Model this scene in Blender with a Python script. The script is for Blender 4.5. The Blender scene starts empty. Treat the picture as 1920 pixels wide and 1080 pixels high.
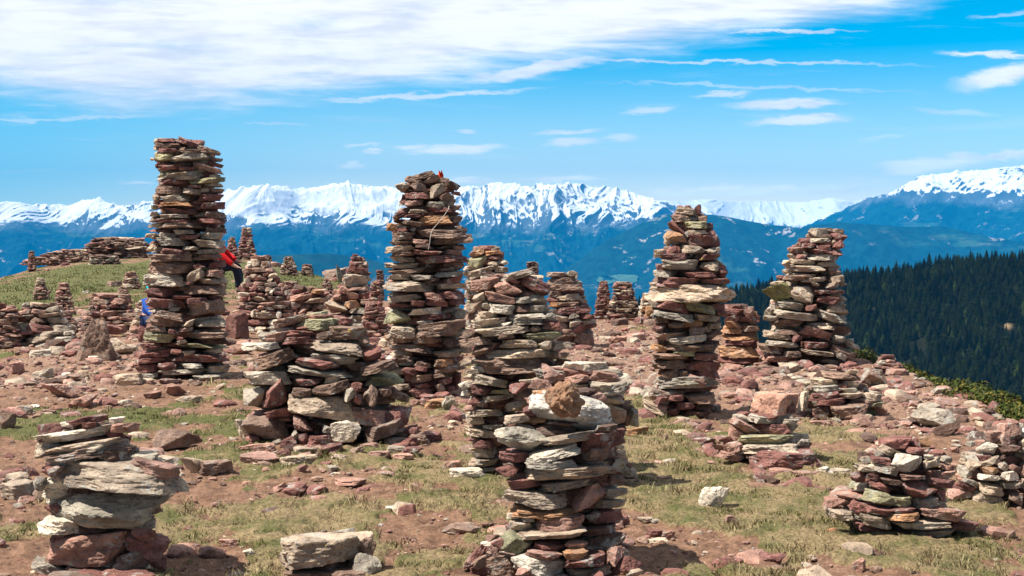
import bpy, math, random
import numpy as np
from mathutils import Matrix, Vector
random.seed(7); rng = np.random.default_rng(7)
scene = bpy.context.scene
C = scene.collection
R = math.radians

# ------------------------------------------------------------------ camera, light, exposure
FPX, HOR, EYE = 2400.0, 440.0, 1.6
PITCH = math.atan((540 - HOR) / FPX)
cd = bpy.data.cameras.new("camera"); cam = bpy.data.objects.new("camera", cd); C.objects.link(cam)
cd.sensor_width = 36; cd.lens = 36 * FPX / 1920; cd.clip_start = 0.05; cd.clip_end = 60000
cam.location = (0, 0, EYE); cam.rotation_euler = (math.pi / 2 - PITCH, 0, 0)
scene.camera = cam
SUN_EL, SUN_AZ = R(58), math.atan2(-0.95, -0.31)      # azimuth measured from +Y towards +X
sdir = Vector((math.sin(SUN_AZ) * math.cos(SUN_EL), math.cos(SUN_AZ) * math.cos(SUN_EL), math.sin(SUN_EL)))
sl = bpy.data.lights.new("sun", 'SUN'); so = bpy.data.objects.new("sun", sl); C.objects.link(so)
sl.energy = 5.0; sl.angle = R(0.5); sl.color = (1.0, 0.94, 0.84)
so.rotation_euler = sdir.to_track_quat('Z', 'Y').to_euler(); so.location = (-20, -10, 30)
scene.view_settings.view_transform = 'Standard'; scene.view_settings.look = 'None'
scene.view_settings.gamma = 1; scene.view_settings.exposure = 0.93
scene.render.engine = 'CYCLES'
scene.cycles.max_bounces = 5; scene.cycles.diffuse_bounces = 2; scene.cycles.glossy_bounces = 1
scene.cycles.volume_bounces = 0; scene.cycles.use_denoising = True
SKY_STRENGTH = 0.075
HAZE_DENSITY = 6.6e-5
HAZE_COLOR = (0.0, 0.39, 1.0)

# ------------------------------------------------------------------ node helpers
class NT:
    def __init__(s, tree): s.t = tree; s.n = tree.nodes; s.l = tree.links
    def new(s, typ, **kw):
        n = s.n.new(typ)
        for k, v in kw.items(): setattr(n, k, v)
        return n
    def put(s, sock, v):
        if isinstance(v, bpy.types.NodeSocket): s.l.new(v, sock)
        elif v is not None: sock.default_value = v
    def math(s, op, a, b=None, clamp=False):
        n = s.new('ShaderNodeMath', operation=op); n.use_clamp = clamp
        s.put(n.inputs[0], a); s.put(n.inputs[1], b); return n.outputs[0]
    def noise(s, vec, scale, detail=4, rough=0.55, dist=0.0):
        n = s.new('ShaderNodeTexNoise'); s.put(n.inputs['Vector'], vec)
        n.inputs['Scale'].default_value = scale; n.inputs['Detail'].default_value = detail
        n.inputs['Roughness'].default_value = rough; n.inputs['Distortion'].default_value = dist
        return n.outputs['Fac']
    def ramp(s, f, a, b, lo=0.0, hi=1.0, interp='SMOOTHSTEP'):
        n = s.new('ShaderNodeMapRange', interpolation_type=interp)
        s.put(n.inputs['Value'], f); s.put(n.inputs['From Min'], a); s.put(n.inputs['From Max'], b)
        s.put(n.inputs['To Min'], lo); s.put(n.inputs['To Max'], hi); return n.outputs[0]
    def mix(s, f, a, b, mode='MIX'):
        n = s.new('ShaderNodeMix', data_type='RGBA', blend_type=mode)
        s.put(n.inputs[0], f); s.put(n.inputs[6], a); s.put(n.inputs[7], b); return n.outputs[2]
    def mapping(s, vec, scale=(1, 1, 1), loc=(0, 0, 0), rot=(0, 0, 0)):
        n = s.new('ShaderNodeMapping'); s.put(n.inputs['Vector'], vec)
        n.inputs['Scale'].default_value = scale; n.inputs['Location'].default_value = loc
        n.inputs['Rotation'].default_value = rot; return n.outputs[0]
    def combine(s, x, y, z=0.0):
        n = s.new('ShaderNodeCombineXYZ'); s.put(n.inputs[0], x); s.put(n.inputs[1], y); s.put(n.inputs[2], z); return n.outputs[0]
def c4(c): return (c[0], c[1], c[2], 1.0)
def material(name, rough=0.9):
    m = bpy.data.materials.new(name); m.use_nodes = True
    g = NT(m.node_tree); b = m.node_tree.nodes['Principled BSDF']
    b.inputs['Roughness'].default_value = rough
    b.inputs['Specular IOR Level'].default_value = 0.25
    return m, g, b

# ------------------------------------------------------------------ sky (world)
w = bpy.data.worlds.new("World"); scene.world = w; w.use_nodes = True
g = NT(w.node_tree); bgn = w.node_tree.nodes['Background']
sky = g.new('ShaderNodeTexSky', sky_type='NISHITA'); sky.sun_disc = False
sky.sun_elevation = SUN_EL; sky.sun_rotation = SUN_AZ; sky.altitude = 2000
sky.air_density = 1.0; sky.dust_density = 0.3; sky.ozone_density = 3.0
tc = g.new('ShaderNodeTexCoord'); sep = g.new('ShaderNodeSeparateXYZ'); g.l.new(tc.outputs['Generated'], sep.inputs[0])
dx, dy, dz = sep.outputs
yy = g.math('MAXIMUM', dy, 0.05)
U = g.math('MULTIPLY_ADD', g.math('DIVIDE', dx, yy), 2.4); U.node.inputs[2].default_value = 0.96
V = g.math('MULTIPLY_ADD', g.math('DIVIDE', dz, yy), 2.4); V.node.inputs[2].default_value = -0.44   # minus picture height
front = g.ramp(dy, 0.05, 0.3)
P = g.combine(U, V)
# the broad cirrus sheet: lower edge as a curve of azimuth
fc = g.new('ShaderNodeFloatCurve'); cv = fc.mapping.curves[0]
pts = [(-.6, .20), (0, .172), (.25, .20), (.5, .19), (.7, .165), (.9, .135), (1.1, .105), (1.3, .07), (1.5, .045), (1.72, .01), (1.9, -.05), (2.6, -.3)]
px = lambda a: (a + .6) / 3.2
py = lambda b: (b + .4) / 0.8
cv.points[0].location = (0, py(pts[0][1])); cv.points[1].location = (1, py(pts[-1][1]))
for a, b in pts[1:-1]: cv.points.new(px(a), py(b))
fc.mapping.update()
g.put(fc.inputs['Value'], g.ramp(U, -.6, 2.6, interp='LINEAR'))
edge = g.ramp(fc.outputs[0], 0, 1, -.4, .4, interp='LINEAR')
wisp = g.noise(g.mapping(P, scale=(2.2, 16, 1), rot=(0, 0, R(-7))), 1.0, 6, .6, .6)
wisp2 = g.noise(g.mapping(P, scale=(7, 60, 1), rot=(0, 0, R(-10))), 1.0, 5, .6, .4)
lump = g.noise(g.mapping(P, scale=(3, 9, 1)), 1.0, 5, .6, .3)
depth = g.math('ADD', edge, V)                                    # edge - pictureY
depth = g.math('ADD', depth, g.math('MULTIPLY', g.math('SUBTRACT', wisp, 0.5), 0.11))
depth = g.math('ADD', depth, g.math('MULTIPLY', g.math('SUBTRACT', wisp2, 0.5), 0.06))
sheet = g.ramp(depth, -0.035, 0.05)
sheet = g.math('MULTIPLY', sheet, g.ramp(g.math('ADD', g.math('MULTIPLY', lump, 0.6), g.math('MULTIPLY', wisp, 0.4)), 0.28, 0.52, 0.60, 0.985))
cloud = sheet
fine = g.noise(g.mapping(P, scale=(14, 55, 1)), 1.0, 6, .62, .3)
warp = g.noise(g.mapping(P, scale=(9, 20, 1)), 1.0, 4, .6)
warp2 = g.noise(g.mapping(P, scale=(30, 90, 1), loc=(3, 5, 0)), 1.0, 3, .6)
Pw = g.combine(g.math('ADD', U, g.math('MULTIPLY', g.math('SUBTRACT', warp, .5), .09)),
               g.math('ADD', g.math('ADD', V, g.math('MULTIPLY', g.math('SUBTRACT', fine, .5), .028)), g.math('MULTIPLY', g.math('SUBTRACT', warp2, .5), .010)))
puffs = [(850, 281, 100, 11, 3, .85), (770, 276, 32, 7, 2, .7), (708, 283, 22, 6, 0, .6), (680, 271, 40, 4, 2, .5), (662, 310, 42, 7, 4, .6),
         (1060, 248, 70, 6, 4, .6), (1066, 267, 58, 9, 6, .7), (1155, 260, 40, 8, 2, .5), (875, 245, 20, 4, 0, .6), (1050, 336, 75, 6, 0, .85),
         (880, 339, 60, 7, 0, .8), (1470, 196, 125, 12, 2, .8), (1500, 226, 110, 12, 2, .8), (1355, 179, 62, 7, 4, .6), (1215, 208, 66, 9, 6, .55),
         (1870, 145, 105, 22, 11, .95), (1850, 104, 110, 7, -2, .7), (1740, 308, 120, 18, 4, 1), (1880, 292, 90, 12, 5, 1),
         (1400, 357, 120, 13, 2, .6), (1270, 360, 60, 12, 0, .5), (1560, 355, 110, 10, 3, .5), (262, 343, 36, 5, 2, .6), (1330, 118, 420, 4, -1, .5),
         (1470, 62, 140, 4, 0, .6), (1000, 132, 170, 16, 9, .75), (800, 181, 240, 6, 3, .6), (1420, 166, 320, 4, -2, .3), (120, 224, 260, 4, 3, .4),
         (250, 388, 120, 8, 0, .5), (1790, 212, 90, 7, -4, .3), (650, 345, 40, 8, 0, .6), (1650, 258, 60, 6, 8, .25), (520, 232, 70, 4, -3, .3), (1880, 30, 70, 5, 8, .3), (1690, 318, 60, 14, 3, .9), (1800, 300, 60, 13, 4, 1), (1610, 338, 60, 7, 0, .5), (1350, 352, 60, 8, 2, .9), (1470, 352, 40, 8, 2, .8), (1590, 352, 40, 7, 2, .7), (1290, 356, 26, 9, 0, .7)]
for (cx, cy, a, b, rot, op) in puffs:
    mv = g.new('ShaderNodeMapping', vector_type='TEXTURE'); g.put(mv.inputs['Vector'], Pw)
    mv.inputs['Location'].default_value = (cx / 1000, -cy / 1000, 0); mv.inputs['Rotation'].default_value = (0, 0, R(rot))
    mv.inputs['Scale'].default_value = (a / 1000, b / 1000, 1)
    ln = g.new('ShaderNodeVectorMath', operation='LENGTH'); g.l.new(mv.outputs[0], ln.inputs[0])
    cloud = g.math('MAXIMUM', cloud, g.ramp(ln.outputs['Value'], 1.15, 0.35, 0, min(op * 1.15, 1)))
veil = g.math('MULTIPLY', g.ramp(g.noise(g.mapping(P, scale=(2, 26, 1), rot=(0, 0, R(-5))), 1.0, 6, .6, .5), 0.56, 0.80, 0, .35), g.ramp(V, -.42, -.30))
cloud = g.math('MAXIMUM', cloud, veil)
cloud = g.math('MULTIPLY', cloud, front)
back = g.ramp(dy, .12, -.10, 0, .75)          # plain grey cloud added overhead and behind, unseen, to neutralise the blue fill
ccol = g.mix(g.ramp(g.math('ADD', g.math('MULTIPLY', lump, .5), g.math('MULTIPLY', wisp2, .5)), .38, .60), c4((7.4, 7.2, 7.3)), c4((9.6, 9.3, 9.2)))
tint = g.mix(1.0, sky.outputs[0], c4((0.0, .98, 1.15)), 'MULTIPLY')
pale = g.mix(g.math('MULTIPLY', g.ramp(dz, 0.02, 0.14, 1.0, 0.0, 'LINEAR'), g.ramp(U, -.1, .8, .5, 1.0)), tint, g.mix(1.0, sky.outputs[0], c4((2.35, 1.75, 1.15)), 'MULTIPLY'))
low = g.ramp(dz, .03, .10, 1.45, 1.0)
ccol = g.mix(1.0, ccol, g.combine(low, low, g.ramp(dz, .03, .10, 1.1, 1.0)), 'MULTIPLY')
g.l.new(g.mix(back, g.mix(cloud, pale, ccol), c4((2.6, 2.4, 2.25))), bgn.inputs['Color'])
bgn.inputs['Strength'].default_value = SKY_STRENGTH

# ------------------------------------------------------------------ numpy noise
def hash3(ix, iy, iz, seed=0):
    h = (ix.astype(np.int64) * 374761393 + iy.astype(np.int64) * 668265263 + iz.astype(np.int64) * 2147483647 + seed * 974634777) & 0xffffffff
    h = ((h ^ (h >> 13)) * 1274126177) & 0xffffffff
    h = ((h ^ (h >> 16)) * 2246822519) & 0xffffffff
    return ((h ^ (h >> 15)) & 0xffff) / 65535.0
def vnoise(x, y, z=None, seed=0):
    x = np.asarray(x, float); y = np.asarray(y, float)
    z = np.zeros_like(x) if z is None else z
    xi, yi, zi = np.floor(x), np.floor(y), np.floor(z)
    fx, fy, fz = x - xi, y - yi, z - zi
    fx = fx * fx * (3 - 2 * fx); fy = fy * fy * (3 - 2 * fy); fz = fz * fz * (3 - 2 * fz)
    r = 0
    for a in (0, 1):
        for b in (0, 1):
            for c in (0, 1):
                r = r + hash3(xi + a, yi + b, zi + c, seed) * (fx if a else 1 - fx) * (fy if b else 1 - fy) * (fz if c else 1 - fz)
    return r * 2 - 1
def vnoise2(x, y, seed=0):
    xi, yi = np.floor(x), np.floor(y); z = np.zeros_like(xi)
    fx, fy = x - xi, y - yi
    fx = fx * fx * (3 - 2 * fx); fy = fy * fy * (3 - 2 * fy)
    r = 0
    for a in (0, 1):
        for b in (0, 1):
            r = r + hash3(xi + a, yi + b, z, seed) * (fx if a else 1 - fx) * (fy if b else 1 - fy)
    return r * 2 - 1
def fbm2(x, y, oct=4, seed=0, gain=.5):
    x = np.asarray(x, float); y = np.asarray(y, float)
    a, r = 1.0, 0.0
    for i in range(oct):
        r = r + a * vnoise2(x * 2 ** i + i * 17.3, y * 2 ** i - i * 9.1, seed + i); a *= gain
    return r
def ridged(x, y, oct=5, seed=0, gain=.5):
    a, r = 1.0, 0.0
    for i in range(oct):
        n = 1 - np.abs(vnoise2(x * 2 ** i + i * 31.7, y * 2 ** i + i * 11.9, seed + i)); r = r + a * n * n; a *= gain
    return r
def sstep(a, b, x):
    t = np.clip((x - a) / (b - a), 0, 1); return t * t * (3 - 2 * t)

# ------------------------------------------------------------------ object helpers
def mesh_obj(name, verts, faces, mat, parent=None, smooth=True, col=None, loc=None):
    me = bpy.data.meshes.new(name)
    verts = np.asarray(verts, dtype=np.float32); faces = np.asarray(faces, dtype=np.int32)
    me.vertices.add(len(verts)); me.vertices.foreach_set('co', verts.ravel())
    k = faces.shape[1]
    me.loops.add(faces.size); me.loops.foreach_set('vertex_index', faces.ravel())
    me.polygons.add(len(faces)); me.polygons.foreach_set('loop_start', np.arange(0, faces.size, k, dtype=np.int32))
    me.polygons.foreach_set('use_smooth', np.full(len(faces), smooth))
    me.update(calc_edges=True)
    if col is not None:
        at = me.color_attributes.new('tint', 'FLOAT_COLOR', 'POINT')
        at.data.foreach_set('color', np.asarray(col, dtype=np.float32).ravel())
    if mat: me.materials.append(mat)
    o = bpy.data.objects.new(name, me); C.objects.link(o)
    if loc is not None: o.location = loc
    if parent: o.parent = parent
    return o
def tag(o, label=None, cat=None, group=None, kind=None):
    if label: o['label'] = label
    if cat: o['category'] = cat
    if group: o['group'] = group
    if kind: o['kind'] = kind
    return o
def empty(name, loc): 
    o = bpy.data.objects.new(name, None); C.objects.link(o); o.location = loc; o.empty_display_size = .1; return o

# ------------------------------------------------------------------ the plateau surface
EDGE = np.array([(-900, 585, 38), (-400, 550, 40), (0, 521, 42), (60, 505, 44), (150, 483, 48), (270, 476, 50), (400, 476, 50), (480, 484, 50), (560, 508, 44),
    (640, 529, 38), (700, 556, 32), (800, 576, 28.2), (900, 590, 25.6), (1000, 595, 24.8), (1110, 598, 24.3), (1200, 600, 24), (1300, 614, 22.1),
    (1400, 640, 19.2), (1500, 662, 17.3), (1640, 686, 15.6), (1700, 706, 14.4), (1800, 757, 12.1), (1920, 807, 10.5), (2100, 860, 9.1), (2600, 930, 7.8), (3400, 980, 7.1)], float)
def edge_at(x, y):
    u = 960 + FPX * x / np.maximum(y, .5)
    return np.interp(u, EDGE[:, 0], EDGE[:, 1]), np.interp(u, EDGE[:, 0], EDGE[:, 2])
def ground_base(x, y):
    x = np.asarray(x, float); y = np.asarray(y, float)
    py_, de = edge_at(x, y)
    ze = EYE - (py_ - HOR) / FPX * de
    t = np.clip((y - 12) / np.maximum(de - 12, 4), 0, 1)
    z = ze * np.where(ze > 0.05, t ** 1.5, 0)
    over = np.maximum(y - de, 0)
    z = z - np.where(over < 2.0, .13 * over ** 2, .52 + (over - 2) * .55)
    return z
def ground(x, y):
    x = np.asarray(x, float); y = np.asarray(y, float)
    far = np.clip(1.5 - y / 60, .5, 1)
    return ground_base(x, y) + (.035 * fbm2(x * .55, y * .55, 3, 11) + .014 * fbm2(x * 3.1, y * 3.1, 3, 12)) * far
FW = np.array([0, math.cos(PITCH), -math.sin(PITCH)]); UP = np.array([0, math.sin(PITCH), math.cos(PITCH)])
def ray(px_, py_):
    return FW + np.array([1, 0, 0]) * (px_ - 960) / FPX + UP * (540 - py_) / FPX
def at_depth(px_, py_, Y):
    d = ray(px_, py_); return np.array([0, 0, EYE]) + d * (Y / d[1])
def hit(px_, py_):
    d = ray(px_, py_); d = d / d[1]
    ys = np.concatenate([np.arange(3, 30, .02), np.arange(30, 70, .1)])
    p = d[None, :] * ys[:, None]; z = p[:, 2] + EYE - ground_base(p[:, 0], ys)
    i = np.argmax(z < 0) if (z < 0).any() else len(ys) - 1
    Y = ys[i]; return np.array([d[0] * Y, Y, float(ground(d[0] * Y, Y))])

# grass and rubble masks (world positions; patches laid where the place has them)
def patch(list_, x, y):
    r = np.zeros_like(x)
    for (px_, py_, a, b, s) in list_:
        c = hit(px_, py_); k = c[1] / FPX
        ax = a * k; by = abs(hit(px_, py_ + b)[1] - hit(px_, max(py_ - b, 500))[1]) / 2
        r = r + s * np.exp(-(((x - c[0]) / ax) ** 2 + ((y - c[1]) / by) ** 2))
    return r
GRASS = [(100, 800, 190, 30, .9), (370, 790, 130, 30, .8), (90, 540, 260, 45, 1.6), (330, 505, 200, 30, 1.4), (520, 520, 160, 40, 1.1), (30, 640, 60, 12, .6),
         (700, 860, 300, 40, .6), (520, 960, 260, 70, .9), (60, 990, 90, 60, .8), (880, 920, 90, 60, 1.0), (720, 1060, 350, 60, .9), (1260, 880, 130, 70, .8),
         (1440, 980, 200, 110, .9), (1620, 860, 140, 60, .9), (1700, 760, 80, 40, .9), (1800, 1000, 260, 90, .9), (1250, 800, 90, 30, .8), (1120, 740, 80, 60, .6),
         (1850, 860, 60, 30, .4), (330, 700, 60, 14, .7), (450, 740, 60, 22, .4), (1180, 640, 40, 14, .5)]
BARE = [(110, 710, 240, 60, 1.1), (360, 770, 110, 24, .7), (20, 850, 60, 40, .9), (850, 985, 180, 20, .8), (420, 1050, 110, 30, .7), (1250, 1010, 110, 28, .7),
        (560, 905, 160, 14, .5), (1280, 680, 190, 60, 1.5), (1800, 780, 170, 50, 1.4), (330, 940, 90, 22, .6), (1650, 700, 160, 30, 1.0), (600, 600, 300, 40, 1.2), (1850, 810, 60, 30, 1)]
def grass_mask(x, y):
    m = patch(GRASS, x, y) - patch(BARE, x, y) + .85 * fbm2(x * 1.9, y * 1.9, 5, 21, .62) - .03
    return sstep(.05, .5, m)
SCREE = [(110, 700, 260, 60, 1.0), (120, 610, 200, 30, 1.2), (1280, 680, 200, 70, 1.5), (1750, 770, 240, 40, 1.5), (1500, 710, 150, 40, 1.2), (600, 620, 260, 50, 1.2),
         (960, 700, 200, 80, 1.0), (620, 870, 200, 25, .9), (1450, 905, 90, 15, .5), (900, 980, 130, 25, .35), (1280, 1000, 90, 20, .35), (1050, 640, 160, 40, 1.2), (300, 470, 250, 20, .9),
         (1850, 860, 90, 50, .8), (1850, 960, 80, 40, .4), (560, 540, 120, 30, .5)]
def scree_mask(x, y):
    return np.clip(patch(SCREE, x, y) + .8 * fbm2(x * 1.5, y * 1.5, 4, 31, .6) - .25, 0, 1)

# ------------------------------------------------------------------ materials
def stone_material(name, use_obj):
    m, g, b = material(name, .88)
    if use_obj:
        oi = g.new('ShaderNodeObjectInfo'); col = oi.outputs['Color']; rnd = oi.outputs['Random']
    else:
        at = g.new('ShaderNodeAttribute', attribute_name='tint'); col = at.outputs['Color']; rnd = at.outputs['Alpha']
    geo = g.new('ShaderNodeNewGeometry')
    off = g.combine(g.math('MULTIPLY', rnd, 37.0), g.math('MULTIPLY', rnd, 91.0), g.math('MULTIPLY', rnd, 53.0))
    va = g.new('ShaderNodeVectorMath', operation='ADD'); g.l.new(geo.outputs['Position'], va.inputs[0]); g.l.new(off, va.inputs[1])
    p = va.outputs[0]
    n1 = g.noise(p, 7, 5, .6, .3); n2 = g.noise(p, 45, 6, .7); n3 = g.noise(g.mapping(p, scale=(6, 6, 60)), 1.0, 4, .6, .4)
    n4 = g.noise(p, 160, 3, .7)
    c = g.mix(1.0, col, g.mix(g.ramp(n1, .3, .7), c4((.64, .62, .62)), c4((1.50, 1.47, 1.42))), 'MULTIPLY')
    c = g.mix(1.0, c, g.mix(g.ramp(n3, .35, .65), c4((.90, .88, .88)), c4((1.07, 1.07, 1.07))), 'MULTIPLY')
    c = g.mix(g.ramp(n2, .52, .64, 0, .75), c, g.mix(1.0, c, c4((.38, .35, .34)), 'MULTIPLY'))      # dark pits and stains
    lich = g.math('MULTIPLY', g.ramp(g.noise(p, 11, 6, .65, .5), .54, .62), g.ramp(n2, .40, .52))
    c = g.mix(g.math('MULTIPLY', lich, g.ramp(rnd, .15, .8, .15, .85)), c, c4((.43, .415, .37)))        # pale crustose lichen
    yl = g.math('MULTIPLY', g.ramp(g.noise(p, 16, 4, .6), .66, .70), g.ramp(rnd, .82, .88))
    c = g.mix(g.math('MULTIPLY', yl, .8), c, c4((.50, .36, .08)))
    bl = g.ramp(g.noise(p, 90, 2, .5), .66, .72, 0, .6)
    c = g.mix(bl, c, c4((.05, .05, .045)))
    c = g.mix(g.ramp(n4, .55, .75, 0, .35), c, g.mix(1.0, c, c4((1.5, 1.5, 1.5)), 'MULTIPLY'))
    g.l.new(c, b.inputs['Base Color'])
    bump = g.new('ShaderNodeBump'); bump.inputs['Strength'].default_value = 1.0; bump.inputs['Distance'].default_value = .020
    hgt = g.math('ADD', g.math('MULTIPLY', n2, .7), g.math('ADD', g.math('MULTIPLY', n3, .22), g.math('MULTIPLY', n4, .35)))
    g.l.new(hgt, bump.inputs['Height']); g.l.new(bump.outputs[0], b.inputs['Normal'])
    return m
M_STONE = stone_material('stone', True); M_STONEV = stone_material('stone_tinted', False)
PAL = {'t': (.42, .335, .255), 'g': (.35, .31, .255), 'w': (.62, .55, .45), 'r': (.215, .102, .088), 'p': (.355, .21, .168), 'P': (.43, .25, .19), 'b': (.245, .165, .128),
       'd': (.12, .075, .06), 'o': (.40, .225, .125), 'y': (.34, .32, .20), 'W': (.49, .455, .405), 'O': (.52, .25, .075), 'G': (.40, .37, .305), 'Y': (.235, .225, .10), 'R': (.24, .12, .095)}
def tint(c):
    b = PAL[c]; v = rng.uniform(.84, 1.16); h = rng.uniform(-.035, .035)
    return (min(b[0] * v * (1 + h), .8), min(b[1] * v, .8), min(b[2] * v * (1 - h), .8), 1.0)

# ------------------------------------------------------------------ stone shapes
def icosphere(level):
    t = (1 + 5 ** .5) / 2
    v = [(-1, t, 0), (1, t, 0), (-1, -t, 0), (1, -t, 0), (0, -1, t), (0, 1, t), (0, -1, -t), (0, 1, -t), (t, 0, -1), (t, 0, 1), (-t, 0, -1), (-t, 0, 1)]
    f = [(0, 11, 5), (0, 5, 1), (0, 1, 7), (0, 7, 10), (0, 10, 11), (1, 5, 9), (5, 11, 4), (11, 10, 2), (10, 7, 6), (7, 1, 8),
         (3, 9, 4), (3, 4, 2), (3, 2, 6), (3, 6, 8), (3, 8, 9), (4, 9, 5), (2, 4, 11), (6, 2, 10), (8, 6, 7), (9, 8, 1)]
    v = [np.array(a) / np.linalg.norm(a) for a in v]
    for _ in range(level):
        nf, cache = [], {}
        def mid(a, b):
            k = (min(a, b), max(a, b))
            if k not in cache:
                m = v[a] + v[b]; v.append(m / np.linalg.norm(m)); cache[k] = len(v) - 1
            return cache[k]
        for a, b, c in f:
            ab, bc, ca = mid(a, b), mid(b, c), mid(c, a); nf += [(a, ab, ca), (b, bc, ab), (c, ca, bc), (ab, bc, ca)]
        f = nf
    return np.array(v), np.array(f, dtype=np.int32)
ICO = {l: icosphere(l) for l in (1, 2, 3, 4)}
def stone_shape(level, style, seed):
    r = np.random.default_rng(seed); D, F = ICO[level]
    n, d = [], []
    if style == 'slab':
        for s in (1, -1):
            for _ in range(2):
                a = r.uniform(0, 6.28); t = r.uniform(.04, .22); n.append((math.cos(a) * t, math.sin(a) * t, s)); d.append(r.uniform(.72, .95))
        k = r.integers(6, 10); a0 = r.uniform(0, 6.28)
        for i in range(k):
            a = a0 + (i + r.uniform(-.35, .35)) * 6.283 / k; n.append((math.cos(a), math.sin(a), r.uniform(-.32, .32))); d.append(r.uniform(.80, 1.05))
        for i in range(r.integers(3, 7)):
            a = r.uniform(0, 6.28); n.append((math.cos(a), math.sin(a), r.choice((-1, 1)) * r.uniform(.7, 1.5))); d.append(r.uniform(.95, 1.3))
        kk, amp = 55, .06
    elif style == 'chunk':
        for s in (1, -1): n.append((r.uniform(-.25, .25), r.uniform(-.25, .25), s)); d.append(r.uniform(.75, 1))
        for i in range(12):
            q = r.normal(size=3); n.append(tuple(q)); d.append(r.uniform(.75, 1.1))
        kk, amp = 55, .065
    else:
        for i in range(18 if style == 'round' else 40):
            q = r.normal(size=3); n.append(tuple(q)); d.append(r.uniform(.85, 1.05) if style == 'round' else 1.0)
        kk, amp = (22, .075) if style == 'round' else (9, .05)
    if style == 'pyramid':
        n, d, kk, amp = [(0, 0, -1), (-.9, -.30, .50), (.40, -.85, .42), (.85, .1, .40), (-.2, .9, .4), (.25, -.1, 1), (.9, -.6, .1)], [.7, .50, .46, .72, .6, .80, .8], 30, .085
    if style == 'block':
        n, d, kk, amp = [(.05, 0, -1), (-.08, .05, 1), (-.75, -.66, .05), (.8, -.6, -.05), (.7, .7, 0), (-.7, .7, .1), (0, -1, .9)], [.8, .74, .85, .72, .85, .85, 1.12], 60, .045
    n = np.array(n); n = n / np.linalg.norm(n, axis=1)[:, None]; d = np.array(d)
    dots = D @ n.T
    rr = np.where(dots > .08, d[None, :] / np.maximum(dots, .08), 9)
    rad = -np.log(np.exp(-kk * np.minimum(rr, 3)).sum(1)) / kk
    v = D * rad[:, None]
    if level > 1:
        o = r.uniform(0, 50, 3)
        for f_, a_ in ((1.6, amp * 1.6), (3.6, amp), (8, amp * .6), (17, amp * .32))[:level]:
            v = v + D * (vnoise(v[:, 0] * f_ + o[0], v[:, 1] * f_ + o[1], v[:, 2] * f_ * (1.0 if style != 'slab' else 1.3) + o[2], seed) * a_)[:, None]
    mn, mx = v.min(0), v.max(0); v = (v - (mn + mx) / 2) / ((mx - mn) / 2)
    return v, F
LIB = {}
for level, cnt in ((1, 14), (2, 26), (3, 46), (4, 30)):
    for st in ('slab', 'chunk', 'round'):
        n_ = cnt if st == 'slab' else cnt // 2
        LIB[level, st] = [stone_shape(level, st, 1000 * level + 100 * len(st) + i) for i in range(n_)]
LIB[4, 'smooth'] = [stone_shape(4, 'smooth', 55)]
LIB[4, 'block'] = [stone_shape(4, 'block', 98)]
LIB[4, 'pyramid'] = [stone_shape(4, 'pyramid', 99)]
LIBM = {}
def lib_mesh(level, style, i):
    k = (level, style, i)
    if k not in LIBM:
        v, f = LIB[level, style][i]
        o = mesh_obj('stone', v, f, M_STONE, smooth=False); LIBM[k] = o.data; bpy.data.objects.remove(o)
    return LIBM[k]
def pick_style(w_, h_, c):
    if c in 'OY': return 'chunk'
    if c in 'P': return 'block'
    if c == 'W': return 'smooth'
    if c == 'G': return 'round'
    a = h_ / w_
    if a < .42: return 'slab'
    return random.choice(('chunk', 'chunk', 'slab', 'round') if a < .75 else ('chunk', 'chunk', 'round'))
def stone_matrix(loc, w_, d_, h_, tilt, yaw, pitch=0.0):
    return Matrix.Translation(Vector(loc)) @ Matrix.Rotation(-tilt, 4, 'Y') @ Matrix.Rotation(pitch, 4, 'X') @ Matrix.Rotation(yaw, 4, 'Z') @ Matrix.Diagonal((w_ / 2, d_ / 2, h_ / 2, 1))
def add_stone(name, loc, w_, d_, h_, tilt, c, yaw=None, parent=None, base=None, level=3, style=None, pitch=0.0):
    style = style or pick_style(w_, h_, c)
    L = LIB[level, style]; me = lib_mesh(level, style, random.randrange(len(L)))
    o = bpy.data.objects.new(name, me); C.objects.link(o)
    yaw = (random.choice((0, math.pi)) if style != 'block' else 0) + random.uniform(-.22, .22) if yaw is None else yaw
    M = stone_matrix(loc, w_, d_, h_, tilt, yaw, pitch)
    if parent is not None:
        o.parent = parent; M = Matrix.Translation(-Vector(base)) @ M
    l_, q_, s_ = M.decompose(); o.location = l_; o.rotation_euler = q_.to_euler(); o.scale = s_
    o.color = tint(c)
    return o
def joined_stones(name, items, mat, level=2, parent=None, base=(0, 0, 0)):
    """items: (loc, w, d, h, tilt, yaw, pitch, colour)"""
    vs, fs, cs, n = [], [], [], 0
    base = np.array(base, float)
    for (loc, w_, d_, h_, tl, yw, pt, col) in items:
        v, f = LIB[level, random.choice(('slab', 'chunk'))][random.randrange(7)]
        M = np.array(stone_matrix(tuple(np.array(loc) - base), w_, d_, h_, tl, yw, pt))
        vs.append(v @ M[:3, :3].T + M[:3, 3]); fs.append(f + n); n += len(v)
        cs.append(np.tile(np.array([col[0], col[1], col[2], random.random()]), (len(v), 1)))
    return mesh_obj(name, np.concatenate(vs), np.concatenate(fs), mat, parent, False, np.concatenate(cs))

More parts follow.
